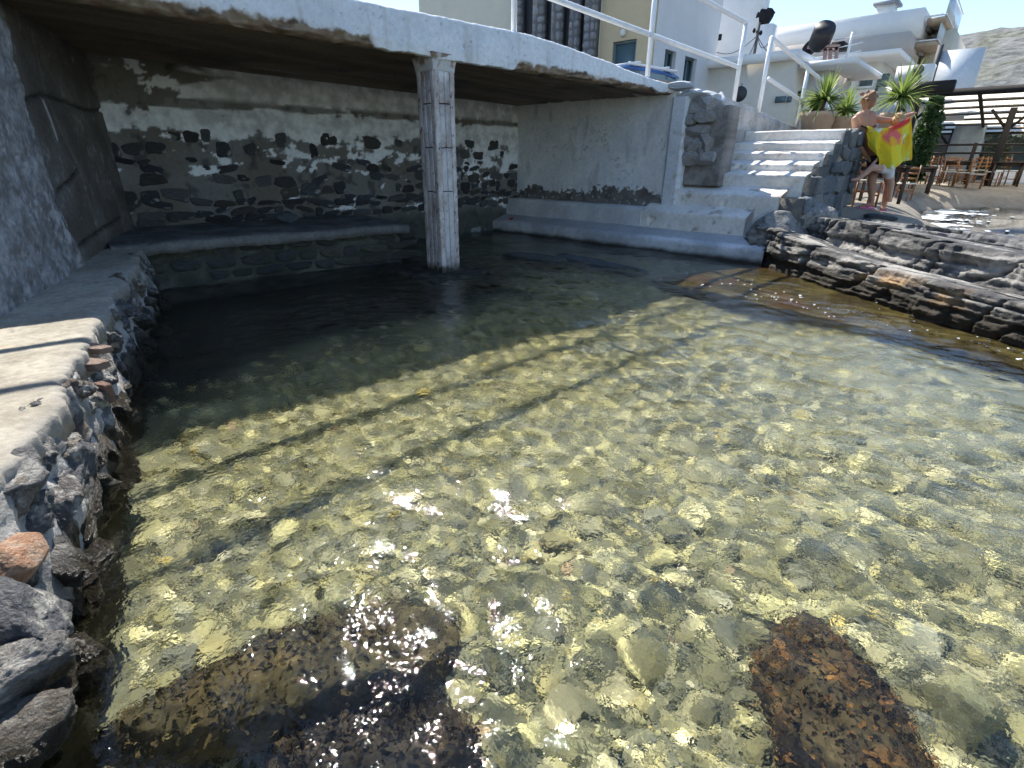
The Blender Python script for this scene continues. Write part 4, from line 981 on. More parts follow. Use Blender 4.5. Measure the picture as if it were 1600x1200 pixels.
z = np.where(sd > 0, .64 * (1 - np.exp(-sd / .8)), .35 * sd) + .02 * fbm(P, 1.2, 4, 3) + .010 * fbm(P, 6, 3, 4)
z = np.maximum(z, -1.2); kx = sstep(bx + .35 * by, 10.4, 11.6); z = z * kx - .5 * (1 - kx); P[..., 2] = z
cg = mixc((.24, .21, .17), (.33, .29, .235), sstep(fbm(P, 1.5, 5, 6) + .4 * fbm(P, 12, 3, 7), -.3, .3)); cg = mixc(cg, (.11, .095, .075), sstep(.10 - z, 0, .08) * .8)
mk('beach', P, quads(*bx.shape), M['beach'], col=cg, smooth=True, kind='structure')
# surf foam
fr = np.random.default_rng(3); V_, F_ = [], []; off = 0; v0, f0 = ICO[1]
def foam_blob(c, s):
    global off
    V_.append(v0 * np.array([s * fr.uniform(.8, 2.2), s * fr.uniform(.8, 1.6), s * .22]) + c); F_.append(f0 + off); off += len(v0)
for i in range(2600):
    t_ = fr.uniform(0, 1) ** .8; k = fr.uniform(2.4, 6.0); xx = np.interp(k, range(len(SHL)), SHL[:, 0]); yy_ = np.interp(k, range(len(SHL)), SHL[:, 1])
    dd = abs(fr.normal(.10, .55)); p = np.array([xx + fr.normal(0, .1) + .12 * dd, yy_ - dd, .0])
    if fbm(p[None], 1.4, 3, 2)[0] > -.05 + .1 * dd: foam_blob(p + np.array([0, 0, .012]), fr.uniform(.015, .06))
foam_m = pmat('foam', (.82, .85, .86), .6, 30, .1)
mk('surf_foam', np.concatenate(V_), np.concatenate(F_), foam_m, smooth=True, kind='stuff', label='white foam of the small surf along the beach', cat='foam')
V_, F_ = [], []; off = 0
for i in range(330):
    k = fr.uniform(0, 1); q = O_[int(k * (len(O_) - 1))] * .0 + (O_[int(k * (len(O_) - 1))] + (I[int(k * (len(O_) - 1))] - O_[int(k * (len(O_) - 1))]) * abs(fr.normal(.0, .28)))
    if fr.uniform() < .33: foam_blob(q + np.array([fr.normal(0, .05), fr.normal(0, .05), .030]), fr.uniform(.004, .011))
mk('shelf_flecks', np.concatenate(V_), np.concatenate(F_), foam_m, smooth=True, kind='stuff', label='small white flecks scattered over the brown rock shelf', cat='foam')  # tiny white flecks strewn over the shelf, densest at its outer edge

# rock the bather stands on
def free_rock(name, c, dims, rot, seed, mat, label, sub=4, facets=10, grp=None):
    v, f = rock_shape(sub, seed, facets, 14, .07, 2); me = raw_mesh(name, v, f, mat, None, True)
    Rm = np.array(Matrix.Rotation(rot[2], 3, 'Z') @ Matrix.Rotation(rot[1], 3, 'Y') @ Matrix.Rotation(rot[0], 3, 'X')) * np.array(dims)[None, :]
    return inst(name, me, basis(c, Rm[:, 0], Rm[:, 1], Rm[:, 2]), None, label, 'rock', grp)
pale = omat('crumbly_rock', [(.27, .26, .245), (.33, .32, .30)], .9, 10, .45, 16, 1.0, .04, blotch=((.12, .12, .125), .5, .68, 4.0))
free_rock('crumbly_rock', (8.25, 2.30, .22), (.42, .34, .36), (.1, .25, .5), 85, pale, 'pale crumbly rock lapping over the ends of the lowest steps', 5, 14)
free_rock('crumbly_rock', (8.78, 2.02, .40), (.46, .30, .36), (.2, .15, .3), 86, pale, 'pale rock wedged against the stone side of the stairs', 5, 12)
dk = omat('dark_rock', [(.05, .052, .058), (.09, .09, .095)], .85, 8, .4, 14, .9, .03)
free_rock('flat_rock', (11.25, 1.55, .38), (.75, .36, .16), (0, 0, .15), 81, dk, 'dark flat rock under the bather beside the stair wall')
free_rock('flat_rock', (10.1, 1.55, .33), (.70, .40, .20), (0, 0, .5), 82, dk, 'dark low rock against the stone side of the stairs')

# ------------------------------------------------------------------ town ground and hill
GZ = 1.82
m = MB(); poly = [(8.72, 3.72), (11.18, 3.60), (16.5, 4.1), (19.0, 4.4), (19.0, 8.6), (600, 8.6), (600, 620), (-320, 620), (-320, 8.05), (8.72, 8.05)]
co = [(x, y, GZ - .02) for x, y in poly] + [(x, y, -1) for x, y in poly]; n = len(poly)
m.add(co, [tuple(range(n))] + [(i, i + n, (i + 1) % n + n, (i + 1) % n) for i in range(n)])
m.build('town_ground', pmat('pale_paving', (.30, .285, .26), .95, 1.2, .2, 8, .4, .01), kind='structure')
MB().box(10.9, 11.16, 2.3, 3.9, .3, 1.79).build('landing_wall', pmat('grey_render', (.32, .31, .30), .9, 4, .2, 20, .5, .01), stairs)
gxx, gyy = np.meshgrid(np.linspace(110, 900, 90), np.linspace(-420, 560, 110), indexing='ij')
P = np.stack([gxx, gyy, 0 * gxx], -1)
hz = 74 * np.exp(-((gxx - 470) / 170) ** 2) * (1 + .16 * fbm(P, .006, 4, 3)) * (1 - .65 * sstep(-gyy, 60, 420)) + 5 * fbm(P, .02, 4, 5) + 2.2 * fbm(P, .09, 3, 6)
P[..., 2] = hz + .3 - 3 * (gxx < 130)
cg = mixc((.125, .13, .128), (.18, .182, .18), sstep(fbm(P, .03, 5, 8), -.3, .3)); cg = mixc(cg, (.12, .125, .09), sstep(fbm(P, .16, 4, 9, .7), -.02, .16) * .75)  # distance haze is mixed into these grey hill tones
mk('hill', P, quads(*gxx.shape), M['hill'], col=cg, smooth=True, kind='structure')


# ------------------------------------------------------------------ buildings
mw = pmat('white_render', (.80, .79, .77), .9, 1.5, .08, 25, .25, .006)
mlav = pmat('pale_render', (.66, .645, .645), .9, 1.5, .08, 25, .25, .006)
mbe = pmat('ochre_render', (.56, .45, .29), .9, 1.5, .1, 25, .25, .006)
mcr = pmat('cream_render', (.62, .58, .48), .9, 1.5, .08, 25, .25, .006)
mfr = pmat('grey_green_frame', (.12, .17, .18), .5, 10, .1)
mgl = glassy('window_glass', (.10, .15, .17))
mdk = pmat('dark_void', (.012, .012, .014), .9, 5, .2)
mbrown = pmat('soffit_brown', (.42, .33, .24), .9, 3, .15)
mgst = omat('grey_block', [(.17, .17, .18), (.25, .25, .26), (.21, .20, .20), (.30, .30, .31)], .9, 6, .3, 14, .8, .02)
XA = 16.4
cA = on_x(1024, 60, XA); YC = cA[1]
bA_ = empty('house', (XA, YC + 4, GZ), 'ochre and white house with grey stone pilasters behind the deck', 'building')
def wr(x0, y0, x1, y1, X_=XA):
    a, b = on_x(x0, y0, X_), on_x(x1, y1, X_); return min(a[1], b[1]), max(a[1], b[1]), min(a[2], b[2]), max(a[2], b[2])
d0 = wr(958, 66, 995, 62)
yb = on_x(938, 60, XA)[1]; y_end = YC + 11
HA = 6.4
door = (d0[0] - YC, d0[1] - YC, 0.02, d0[3] - GZ)
w0 = wr(632, -12, 768, 34); win = (w0[0] - YC, w0[1] - YC, 1.0, 3.4)
wall_open('ochre_wall', (XA, YC, GZ), (0, 1, 0), (-1, 0, 0), yb - YC, HA, .25, [door], mbe, bA_)
wall_open('cream_wall', (XA, yb, GZ), (0, 1, 0), (-1, 0, 0), y_end - yb, HA, .25, [(win[0] - (yb - YC), win[1] - (yb - YC), win[2], win[3])], mcr, bA_)
dd = MB(); dd.box(XA + .10, XA + .14, d0[0] + .06, d0[1] - .06, GZ + .03, d0[3] - .06)
f_ = MB()
for a, b, c, d in ((d0[0], d0[0] + .07, GZ, d0[3]), (d0[1] - .07, d0[1], GZ, d0[3]), (d0[0] + .07, d0[1] - .07, d0[3] - .07, d0[3]), (d0[0] + .07, d0[1] - .07, GZ + .9, GZ + .97)): f_.box(XA + .06, XA + .16, a, b, c, d)
dr = f_.build('door', mfr, bA_); dd.build('pane', mgl, dr)
wf = MB(); wy0, wy1 = w0[0], w0[1]
for k in range(5): yk = wy0 + (wy1 - wy0) * k / 4; wf.box(XA + .05, XA + .13, yk - .035, yk + .035, GZ + 1.0, GZ + 3.4)
wf.box(XA + .05, XA + .12, wy0, wy1, GZ + 3.3, GZ + 3.4); wf.box(XA + .05, XA + .12, wy0, wy1, GZ + 1.0, GZ + 1.08)
wn_ = wf.build('window', pmat('red_brown_frame', (.30, .10, .07), .6), bA_)
MB().box(XA + .14, XA + .16, wy0, wy1, GZ + 1.0, GZ + 3.4).build('pane', pmat('curtained_pane', (.55, .55, .58), .3, 2, .2), wn_)
for k in range(4): 
    yk = wy1 - .1 - (wy1 - wy0) * (k + .5) / 4
sp_ = on_x(975, 52, XA); MB().lathe((XA - .06, sp_[1], sp_[2] - .1), [(.05, 0), (.09, .05), (.09, .15), (.04, .2)], 12).build('wall_lamp', pmat('lamp_white', (.7, .68, .62), .5), bA_)
blk = [raw_mesh('block', *block_shape(1, 700 + k, 7, .05), mgst, None, False) for k in range(6)]
for (a, b) in ((806, 822), (840, 857), (869, 885), (897, 912), (920, 938)):
    ya, yb_ = on_x(b, 40, XA)[1], on_x(a, 40, XA)[1]
    pil = MB().box(XA - .30, XA - .004, ya + .02, yb_ - .02, GZ, GZ + HA).build('pilaster', pmat('pilaster_mortar', (.12, .12, .125), .95), bA_)
    zc_ = GZ + .9
    while zc_ < GZ + 4.9:
        h = random.uniform(.20, .30); cut = random.uniform(.35, .65); 
        for (p0, p1) in ((0, cut), (cut, 1)):
            wv = (yb_ - ya) * (p1 - p0); cc_ = ya + (yb_ - ya) * (p0 + p1) / 2
            inst('block', random.choice(blk), basis((XA - .22, cc_, zc_ + h / 2), (.10 * random.uniform(.9, 1.15), 0, 0), (0, wv / 2 - .006, 0), (0, 0, h / 2 - .006)), pil)
        zc_ += h
for (a, b) in ((822, 840), (857, 869), (885, 897), (912, 920)):
    ya, yb_ = on_x(b, 40, XA)[1], on_x(a, 40, XA)[1]
    MB().box(XA - .03, XA - .008, ya - .03, yb_ + .03, GZ + .5, GZ + HA - .3).build('dark_panel', pmat('recess_grey', (.045, .047, .055), .8), bA_)
XE = on_y(1122, 60, YC)[0]
hol = []
for (x0, y0, x1, y1) in ((1040, 76, 1057, 110), (1071, 87, 1089, 133)):
    a, b = on_y(x0, y0, YC), on_y(x1, y0 + 5, YC); hol.append((a[0] - XA, b[0] - XA, .75, a[2] - GZ))
wall_open('white_wall', (XA, YC - .004, GZ), (1, 0, 0), (0, -1, 0), XE - XA, HA, .25, hol, mlav, bA_)
for h in hol:
    m = MB(); x0, x1, z0, z1 = XA + h[0], XA + h[1], GZ + h[2], GZ + h[3]
    for a, b, c, d in ((x0, x0 + .06, z0, z1), (x1 - .06, x1, z0, z1), (x0 + .06, x1 - .06, z1 - .06, z1), (x0 + .06, x1 - .06, z0, z0 + .06), ((x0 + x1) / 2 - .03, (x0 + x1) / 2 + .03, z0 + .06, z1 - .06)): m.box(a, b, YC + .12, YC + .18, c, d)
    w_o = m.build('window', mfr, bA_); MB().box(x0, x1, YC + .19, YC + .20, z0, z1).build('pane', mgl, w_o)
MB().box(XA + .25, XE, YC + .25, y_end, GZ, GZ + HA - .02).build('body', mlav, bA_)
MB().box(XA - .05, XE + .05, YC - .05, y_end + .05, GZ + HA, GZ + HA + .12).build('roof', mw, bA_)

# tall white block behind with a lower step
XB = 25.0
a, b, c = on_x(1118, 60, XB), on_x(1187, 20, XB), on_x(1208, 36, XB)
bB_ = empty('house', (XB, a[1], GZ), 'white cubic block with a stepped parapet and rolled tarpaulins on top', 'building')
MB().box(XB, XB + .9, b[1], a[1] + 3, GZ, 10.5).build('tall_block', mw, bB_)
MB().box(XB - .01, XB + .7, c[1], b[1] - .004, GZ, c[2]).build('lower_block', mw, bB_)
s0, s1 = on_x(1121, 54, XB), on_x(1127, 63, XB); MB().box(XB - .02, XB + .02, s1[1], s0[1], s1[2], s0[2]).build('vent_window', mdk, bB_)
tp = empty('tarpaulin_roll', on_x(1190, 30, XB - .1), 'bundle of black tarpaulin rolls with a white tube on the white parapet', 'bundle')
for (x0, y0, x1, y1, r_, mt) in ((1172, 26, 1186, 20, .22, mdk), (1184, 24, 1203, 32, .26, mdk), (1176, 17, 1194, 13, .10, mw), (1196, 20, 1206, 26, .2, mdk)):
    A, B = on_x(x0, y0, XB - .1 + .3), on_x(x1, y1, XB + .3); MB().tube([A, (A + B) / 2 + np.array([0, 0, .04]), B], [r_ * .9, r_, r_ * .85], 12).build('roll', mt, tp, True)

# low white building with flat cornice and canopy
XC = 20.5
c0, c1 = on_x(1100, 98, XC), on_x(1243, 95, XC); zt0 = on_x(1180, 86, XC)[2]; zb0 = on_x(1180, 100, XC)[2]
bC_ = empty('house', (XC, c1[1], GZ), 'low cream walled house with white flat cornice and canopy behind the handrail', 'building')
mc_ = pmat('warm_white_render', (.66, .60, .52), .9, 1.2, .10, 25, .3, .006)
MB().box(XC, XC + 5, c1[1], c0[1] + 2, GZ - .5, zb0).build('wall', mc_, bC_)
MB().box(XC - .25, XC + 5.2, c1[1] - .1, c0[1] + 2.2, zb0 + .004, zt0).build('cornice', mw, bC_)
k0 = on_x(1262, 80, XC + .3); 
ca, cb = on_x(1246, 92, XC), on_x(1344, 127, XC)
MB().box(XC + .2, XC + 4.6, cb[1] + .3, c1[1] - .104, zb0 - .22, zb0 - .06).build('canopy', mw, bC_)
MB().box(XC + 1.2, XC + 4.4, cb[1] + 1.2, c1[1] - .004, GZ - .5, zb0 - .23).build('side_wall', mlav, bC_)
for (x0, y0, x1, y1, mt, nm) in ((1213, 151, 1227, 160, mgl, 'window'), (1231, 151, 1236, 160, mgl, 'window'), (1248, 142, 1254, 152, mdk, 'vent')):
    A, B = on_x(x0, y0, XC), on_x(x1, y1, XC)
    if nm == 'vent': A[1] -= 0; 
    MB().box(XC - .05, XC + .03, B[1], A[1], B[2], A[2]).build(nm, mt, bC_)
sg = on_x(1156, 147, XC - 2.0); sign = empty('round_sign', (sg[0], sg[1], GZ), 'round dark road sign seen from behind in front of the cream wall', 'sign')
MB().tube([(sg[0] + .04, sg[1], GZ - .02), (sg[0] + .04, sg[1], sg[2] + .3)], .03, 8).build('post', pmat('galvanised', (.4, .4, .42), .5, metal=.7), sign, True)
MB().tube([(sg[0] - .02, sg[1], sg[2]), (sg[0] + .005, sg[1], sg[2])], .22, 24).build('disc', pmat('sign_back', (.05, .05, .055), .6), sign)
# utility pole and wires
up0, up1 = on_x(1178, 88, XC + 1), on_x(1184, 36, XC + 1)
pole = empty('utility_pole', (up0[0], up0[1], zt0), 'thin dark utility pole with sagging wires on the cornice', 'pole')
MB().tube([(up0[0], up0[1], zt0 - .05), (up0[0], up0[1], up1[2])], .05, 8).build('mast', pmat('pole_grey', (.09, .09, .09), .8), pole, True)
J = np.array([up0[0], up0[1], on_x(1182, 56, XC + 1)[2]])
for (x_, y_, X_) in ((1120, 82, XB - .05), (1165, 85, XC + .5), (1200, 68, XB - .05), (1218, 80, XB + 2)):
    E_ = on_x(x_, y_, X_); MB().tube([J + (E_ - J) * t_ - np.array([0, 0, .25 * math.sin(math.pi * t_)]) for t_ in np.linspace(0, 1, 8)], .012, 5).build('wire', mdk, pole)
for k in range(3): MB().lathe(J + np.array([0, -.1 + .12 * k, .05 * k]), [(.03, 0), (.06, .06), (.03, .14)], 8).build('insulator', mdk, pole)

# apartment block with balconies
XD = 31.0
t0, t1 = on_x(1190, 50, XD), on_x(1446, 11, XD)
bD_ = empty('apartment_block', (XD, t1[1], GZ), 'long white apartment block with balconies at its right end', 'building')
zt1 = (t0[2] + t1[2]) / 2; mid_ = on_x(1376, 62, XD)[2]; low_ = on_x(1360, 94, XD)[2]
MB().box(XD, XD + 9, t1[1], t0[1] + 4, mid_, t1[2]).build('upper_storey', mw, bD_)
l1 = on_x(1420, 60, XD - 1.2)
MB().box(XD - 1.2, XD + 8, l1[1], t0[1] + 2, low_ + .004, mid_ - .004).build('middle_storey', pmat('taupe_render', (.47, .43, .40), .9, 1.5, .08), bD_)
MB().box(XD - 2.4, XD + 7.8, on_x(1403, 92, XD - 2.4)[1], t0[1] + 2, low_ - .22, low_).build('lower_slab', mw, bD_)
g1 = on_x(1375, 110, XD - 1.0)[1]
MB().box(XD - 1.0, XD + 7, g1, t0[1] + 1, GZ - 1, low_ - .224).build('lower_storey', mw, bD_)
for (x0, y0, x1, y1) in ((1348, 112, 1362, 134), (1374, 116, 1384, 142)):
    A, B = on_x(x0, y0, XD - 1.0), on_x(x1, y1, XD - 1.0); w_o = MB().box(XD - 1.06, XD - .98, B[1], A[1], B[2], A[2]).build('window', mgl, bD_)
    MB().box(XD - 1.10, XD - .99, B[1] - .08, A[1] + .08, B[2] - .10, B[2] - .004).build('sill', mw, w_o)
# balconies on the gable end
def balcony(px0, py0, px1, z_, nm):
    A = on_x(px0, py0, XD + .6); B = on_x(px1, py0, XD + .6)
    bal = MB().box(XD + .6, XD + 6, B[1], A[1], z_ - .18, z_).build('balcony', mbrown, bD_)
    r_ = MB()
    for (a, b) in (((XD + .6, A[1]), (XD + .6, B[1])), ((XD + .6, B[1]), (XD + 6, B[1]))):
        for zz in (.05, .95): r_.tube([(a[0], a[1] - .02, z_ + zz), (b[0], b[1] + .02, z_ + zz)], .03, 6)
    r_.build('balcony_rail', M['white_metal'], bal)
    MB().box(XD + .7, XD + 5.9, B[1] + .03, B[1] + .05, z_ + .08, z_ + .9).build('glass_screen', pmat('pale_glass', (.50, .60, .68), .15), bal)
balcony(1446, 40, 1474, on_x(1460, 27, XD + .6)[2], 'a')
balcony(1420, 70, 1462, on_x(1440, 66, XD + .6)[2], 'b')
for (x0, y0, x1, y1) in ((1447, 38, 1453, 48), (1457, 55, 1463, 60), (1432, 72, 1440, 84)):
    A, B = on_x(x0, y0, XD + 1.6), on_x(x1, y1, XD + 1.6); MB().box(XD + 1.5, XD + 2.6, B[1], A[1], B[2], A[2]).build('air_unit', pmat('grey_box', (.25, .25, .25), .6), bD_)
MB().box(XD + 2.5, XD + 8.9, t1[1] - 1.0, t1[1] - .004, GZ, t1[2] - .5).build('gable_wall', mcr, bD_)
A, B = on_x(1371, 9, XD + 1), on_x(1394, 20, XD + 1)
ch = MB().box(XD + 1, XD + 1.9, B[1], A[1], t1[2] - .1, A[2]).build('chimney', mw, bD_)
MB().box(XD + .85, XD + 2.05, B[1] - .15, A[1] + .15, A[2] + .004, A[2] + .12).build('chimney_cap', pmat('slab_grey', (.3, .3, .32), .8), ch)
# boiler on the canopy roof
tk = on_x(1285, 60, 23.5); tank = empty('water_tank', (tk[0], tk[1], tk[2] - .9), 'big black water tank tilted on a rusty frame above the canopy', 'tank')
A, B = on_x(1278, 72, 23.5), on_x(1296, 46, 23.5); B = B + np.array([-.5, 0, 0])
ax_ = (B - A) / np.linalg.norm(B - A)
MB().tube([A - ax_ * .1, A, A + ax_ * .12, B - ax_ * .1, B], [.16, .30, .35, .35, .32], 20).build('barrel', pmat('black_plastic', (.022, .02, .02), .5, 3, .3), tank, True)
A2, B2 = on_x(1264, 68, 23.8), on_x(1272, 78, 23.8); MB().tube([A2, B2], .26, 14).build('end_cap', mdk, tank, True)
fm = MB(); 
for (x0, y0, x1, y1) in ((1262, 74, 1312, 72), (1270, 78, 1310, 76), (1290, 76, 1288, 100), (1298, 76, 1296, 102), (1308, 74, 1306, 100)): fm.bar(on_x(x0, y0, 23.3), on_x(x1, y1, 23.3), .10)
fm.build('frame', pmat('rusty_pink', (.42, .27, .23), .8, 8, .3), tank)
A, B = on_x(1300, 66, 24.2), on_x(1316, 76, 24.2); MB().box(24.2, 24.9, B[1], A[1], B[2], A[2]).build('pump_box', mdk, tank)
A, B = on_x(1320, 104, 24), on_x(1332, 50, 24); an = empty('antenna_mast', A, 'slim white antenna mast beside the black tank', 'antenna')
MB().tube([A, (A[0], A[1], B[2])], .04, 8).build('mast', M['white_metal'], an); 
for k in range(3): MB().bar((A[0], A[1] - .4, B[2] - .1 - .25 * k), (A[0], A[1] + .5, B[2] - .2 - .25 * k), .03).build('element', M['white_metal'], an)
# air conditioner and white panel
A, B = on_x(1402, 104, 24), on_x(1452, 131, 24); ac = empty('air_conditioner', (24, (A[1] + B[1]) / 2, B[2]), 'white outdoor air conditioner unit with two dark fan grilles', 'air conditioner')
MB().box(24, 24.5, B[1], A[1], B[2], A[2]).build('casing', mw, ac)
for k in (0, 1):
    zz = B[2] + (A[2] - B[2]) * (.3 + .42 * k); m = MB().tube([(23.97, (A[1] + B[1]) / 2 - .1, zz), (23.99, (A[1] + B[1]) / 2 - .1, zz)], .17, 16)
    m.build('fan_grille', pmat('grille', (.10, .10, .10), .7), ac)
MB().box(24, 24.6, B[1] - .4, A[1] + .4, GZ, B[2] - .004).build('bracket', mlav, ac)
A, B = on_x(1470, 80, 27), on_x(1520, 140, 27); pn = empty('wind_screen', (27, A[1], B[2]), 'tall pale blue white screen panel with a dark edge post', 'panel')
MB().box(27, 27.15, B[1], A[1], B[2] - 1, A[2]).build('sheet', pmat('pale_sheet', (.55, .60, .65), .5), pn)
MB().box(26.9, 27.0, A[1] - .05, A[1] + .12, B[2] - 1, A[2] + .2).build('edge_post', pmat('dark_post', (.06, .06, .07), .6), pn)

# ------------------------------------------------------------------ car on the promenade
cc = on_z(1012, 118, 3.22); cdir = np.array([.92, -.12, 0]); cdir /= np.linalg.norm(cdir); cside = np.array([-cdir[1], cdir[0], 0])
car = empty('car', (cc[0], cc[1], GZ), 'blue parked car with white roof bars just showing above the deck edge', 'car')
def cpt(u, w, z): return np.array([cc[0], cc[1], GZ]) + cdir * u + cside * w + np.array([0, 0, z])
mblue = pmat('blue_car_paint', (.04, .11, .30), .25, 2, .05); mtyre = pmat('tyre', (.02, .02, .02), .9)
def car_loft(prof, hw0, hw1, zlo, zhi):
    m = MB(); n = len(prof); co = []
    for s in (-1, 1):
        for (u, z) in prof: k = (z - zlo) / (zhi - zlo); co.append(cpt(u, s * (hw0 + (hw1 - hw0) * k), z))
    return m.add(co, [tuple(range(n)), tuple(range(2 * n - 1, n - 1, -1))] + [(i, i + n, (i + 1) % n + n, (i + 1) % n) for i in range(n)])
body = car_loft([(-2.0, .3), (2.0, .3), (2.08, .55), (2.0, .80), (1.1, .92), (-1.9, .95), (-2.05, .7)], .84, .80, .3, .95).build('body', mblue, car)
car_loft([(-1.85, .953), (1.05, .925), (.35, 1.32), (-1.55, 1.34)], .78, .62, .93, 1.34).build('cabin', mgl, car)
car_loft([(-1.62, 1.34), (.42, 1.32), (.30, 1.39), (-1.0, 1.43), (-1.5, 1.40)], .64, .58, 1.32, 1.43).build('roof', mblue, car)
for u_ in (-1.2, -.1):
    MB().bar(cpt(u_, -.66, 1.49), cpt(u_, .66, 1.49), .06, .04).build('roof_bar', M['white_metal'], car)
for s in (-1, 1): MB().bar(cpt(-1.5, s * .6, 1.45), cpt(.3, s * .6, 1.45), .05).build('roof_rail', M['white_metal'], car)
for u_ in (-1.3, 1.3):
    for s in (-1, 1):
        w_o = MB().tube([cpt(u_, s * .66, .31), cpt(u_, s * .86, .31)], .31, 20).build('wheel', mtyre, car); MB().tube([cpt(u_, s * .862, .31), cpt(u_, s * .875, .31)], .18, 14).build('rim', pmat('rim', (.5, .5, .5), .3, metal=.8), w_o)

# ------------------------------------------------------------------ pots and yuccas
def yucca(name, base, pot_r, pot_h, crowns, seed, label, potc=(.50, .37, .27)):
    r = np.random.default_rng(seed); root = empty(name, base, label, 'potted plant', 'potted yuccas by the handrail')
    base = np.array(base, float)
    MB().lathe(base, [(pot_r * .72, 0), (pot_r * .95, pot_h * .8), (pot_r, pot_h * .82), (pot_r * 1.03, pot_h), (pot_r * .9, pot_h), (pot_r * .88, pot_h * .9)], 20).build('pot', pmat('clay_pot', potc, .9, 6, .2, 20, .3, .01), root, True)
    for (ox, oy, h, rad, nleaf) in crowns:
        top = base + np.array([ox, oy, pot_h + h])
        MB().tube([base + np.array([0, 0, pot_h * .85]), top], [.06, .045], 8).build('trunk', pmat('bark', (.16, .11, .07), .95, 10, .3), root)
        V, F, C = [], [], []
        for k in range(nleaf):
            a = r.uniform(0, 2 * math.pi); el = math.asin(np.clip(r.uniform(-.25, 1), -1, 1)); L = rad * r.uniform(.75, 1.1); droop = r.uniform(.15, .55) * (1 - max(0, el) / 1.6)
            d = np.array([math.cos(a) * math.cos(el), math.sin(a) * math.cos(el), math.sin(el)]); sd_ = np.array([-math.sin(a), math.cos(a), 0]); b0 = len(V)
            for j, t_ in enumerate(np.linspace(0, 1, 6)):
                p = top + d * L * t_ + np.array([0, 0, -droop * L * t_ ** 2]) ; wd = .020 * (1 - t_ ** 2.2) + .003 + (.006 if t_ < .1 else 0)
                wob = np.array([0, 0, .012 * (1 - t_)]); V += [p - sd_ * wd + wob, p - wob * .6, p + sd_ * wd + wob]
            g = r.uniform(0, 1); c = np.array([.13, .21, .04]) * (1 - g) + np.array([.30, .36, .10]) * g
            C += [c] * 18
            for j in range(5):
                q = b0 + j * 3; F += [(q, q + 1, q + 4, q + 3), (q + 1, q + 2, q + 5, q + 4)]
        mk('crown', np.array(V), F, leafm, root, col=np.array(C), smooth=True)
    return root
leafm, nt, b = trans_nodes('leaf', .45); a_ = nt.nodes.new('ShaderNodeVertexColor'); a_.layer_name = 'col'; g_ = grain(nt, a_.outputs[0], b, 20, .2); nt.links.new(g_.outputs[0], nt.nodes[leafm['t']].inputs[0]); b.inputs['Roughness'].default_value = .5
def pot_at(x, y, X_): p = on_x(x, y, X_); return (p[0], p[1], GZ)
yucca('potted_yucca', pot_at(1277, 190, 13.2), .34, .44, [(0, -.05, .22, .62, 110), (.12, .12, .05, .45, 60)], 1, 'large bright green yucca in a clay pot by the second rail post')
yucca('potted_yucca', pot_at(1318, 190, 13.6), .28, .36, [(0, 0, .12, .50, 100)], 2, 'smaller yucca in the middle behind the foot of the handrail')
yucca('potted_yucca', pot_at(1398, 190, 15.2), .32, .50, [(0, 0, .30, .80, 130)], 3, 'spiky yucca behind the bather next to the pergola')

# ------------------------------------------------------------------ pergola
XP = 22.5
pa, pb_ = on_x(1426, 141, XP), on_x(1600, 146, XP); PZ = (pa[2] + pb_[2]) / 2
yL, yR = pa[1] + .1, -7.0
mwd = pmat('dark_timber', (.022, .018, .016), .8, 8, .3, 30, .5, .01); mbam = trans_mat('reed_panel', (.86, .80, .68), .85)
perg = empty('pergola', (XP + 4, 0, .55), 'dark timber pergola with pale reed roof panels over the beach tables', 'pergola')
DEP = 9.0; nb = 8
def pz(x): return PZ - .085 * (x - XP)
bxs_ = [XP + DEP * k / (nb - 1) for k in range(nb)]
for k, x_ in enumerate(bxs_):
    MB().box(x_ - .06, x_ + .06, yR, yL, pz(x_) - (.075 if k else .10), pz(x_) - .012 if k else PZ + .10).build('beam', mwd, perg)
for k in range(nb - 1):
    MB().add([(a_, y_, pz(a_)) for a_, y_ in ((bxs_[k] + .07, yR + .05), (bxs_[k + 1] - .05, yR + .05), (bxs_[k + 1] - .05, yL - .05), (bxs_[k] + .07, yL - .05))], [(0, 1, 2, 3)]).build('roof_panel', mbam, perg)
ry = yL
while ry > yR:
    MB().bar((XP + .1, ry, pz(XP) - .055), (XP + DEP - .1, ry, pz(XP + DEP) - .055), .09, .06).build('rafter', mwd, perg); ry -= 1.8
for (x_, y_) in ((XP + .3, on_x(1428, 180, XP + .3)[1]), (XP + 2.6, on_x(1574, 200, XP + 2.6)[1]), (XP + 7.5, on_x(1495, 195, XP + 7.5)[1]), (XP + .3, -5.5), (XP + 7.5, -5.0)):
    MB().box(x_ - .09, x_ + .09, y_ - .09, y_ + .09, .35, pz(x_) - .09).build('post', mwd, perg)
    for s in (-1, 1): MB().bar((x_, y_, pz(x_) - .75), (x_, y_ + s * .55, pz(x_) - .12), .08).build('brace', mwd, perg)
# dark fascia of a second roof behind
A, B = on_x(1395, 134, 20.2), on_x(1488, 143, 20.2); MB().box(20.2, 20.6, B[1], A[1], B[2], A[2] + .05).build('side_awning', mwd, perg)
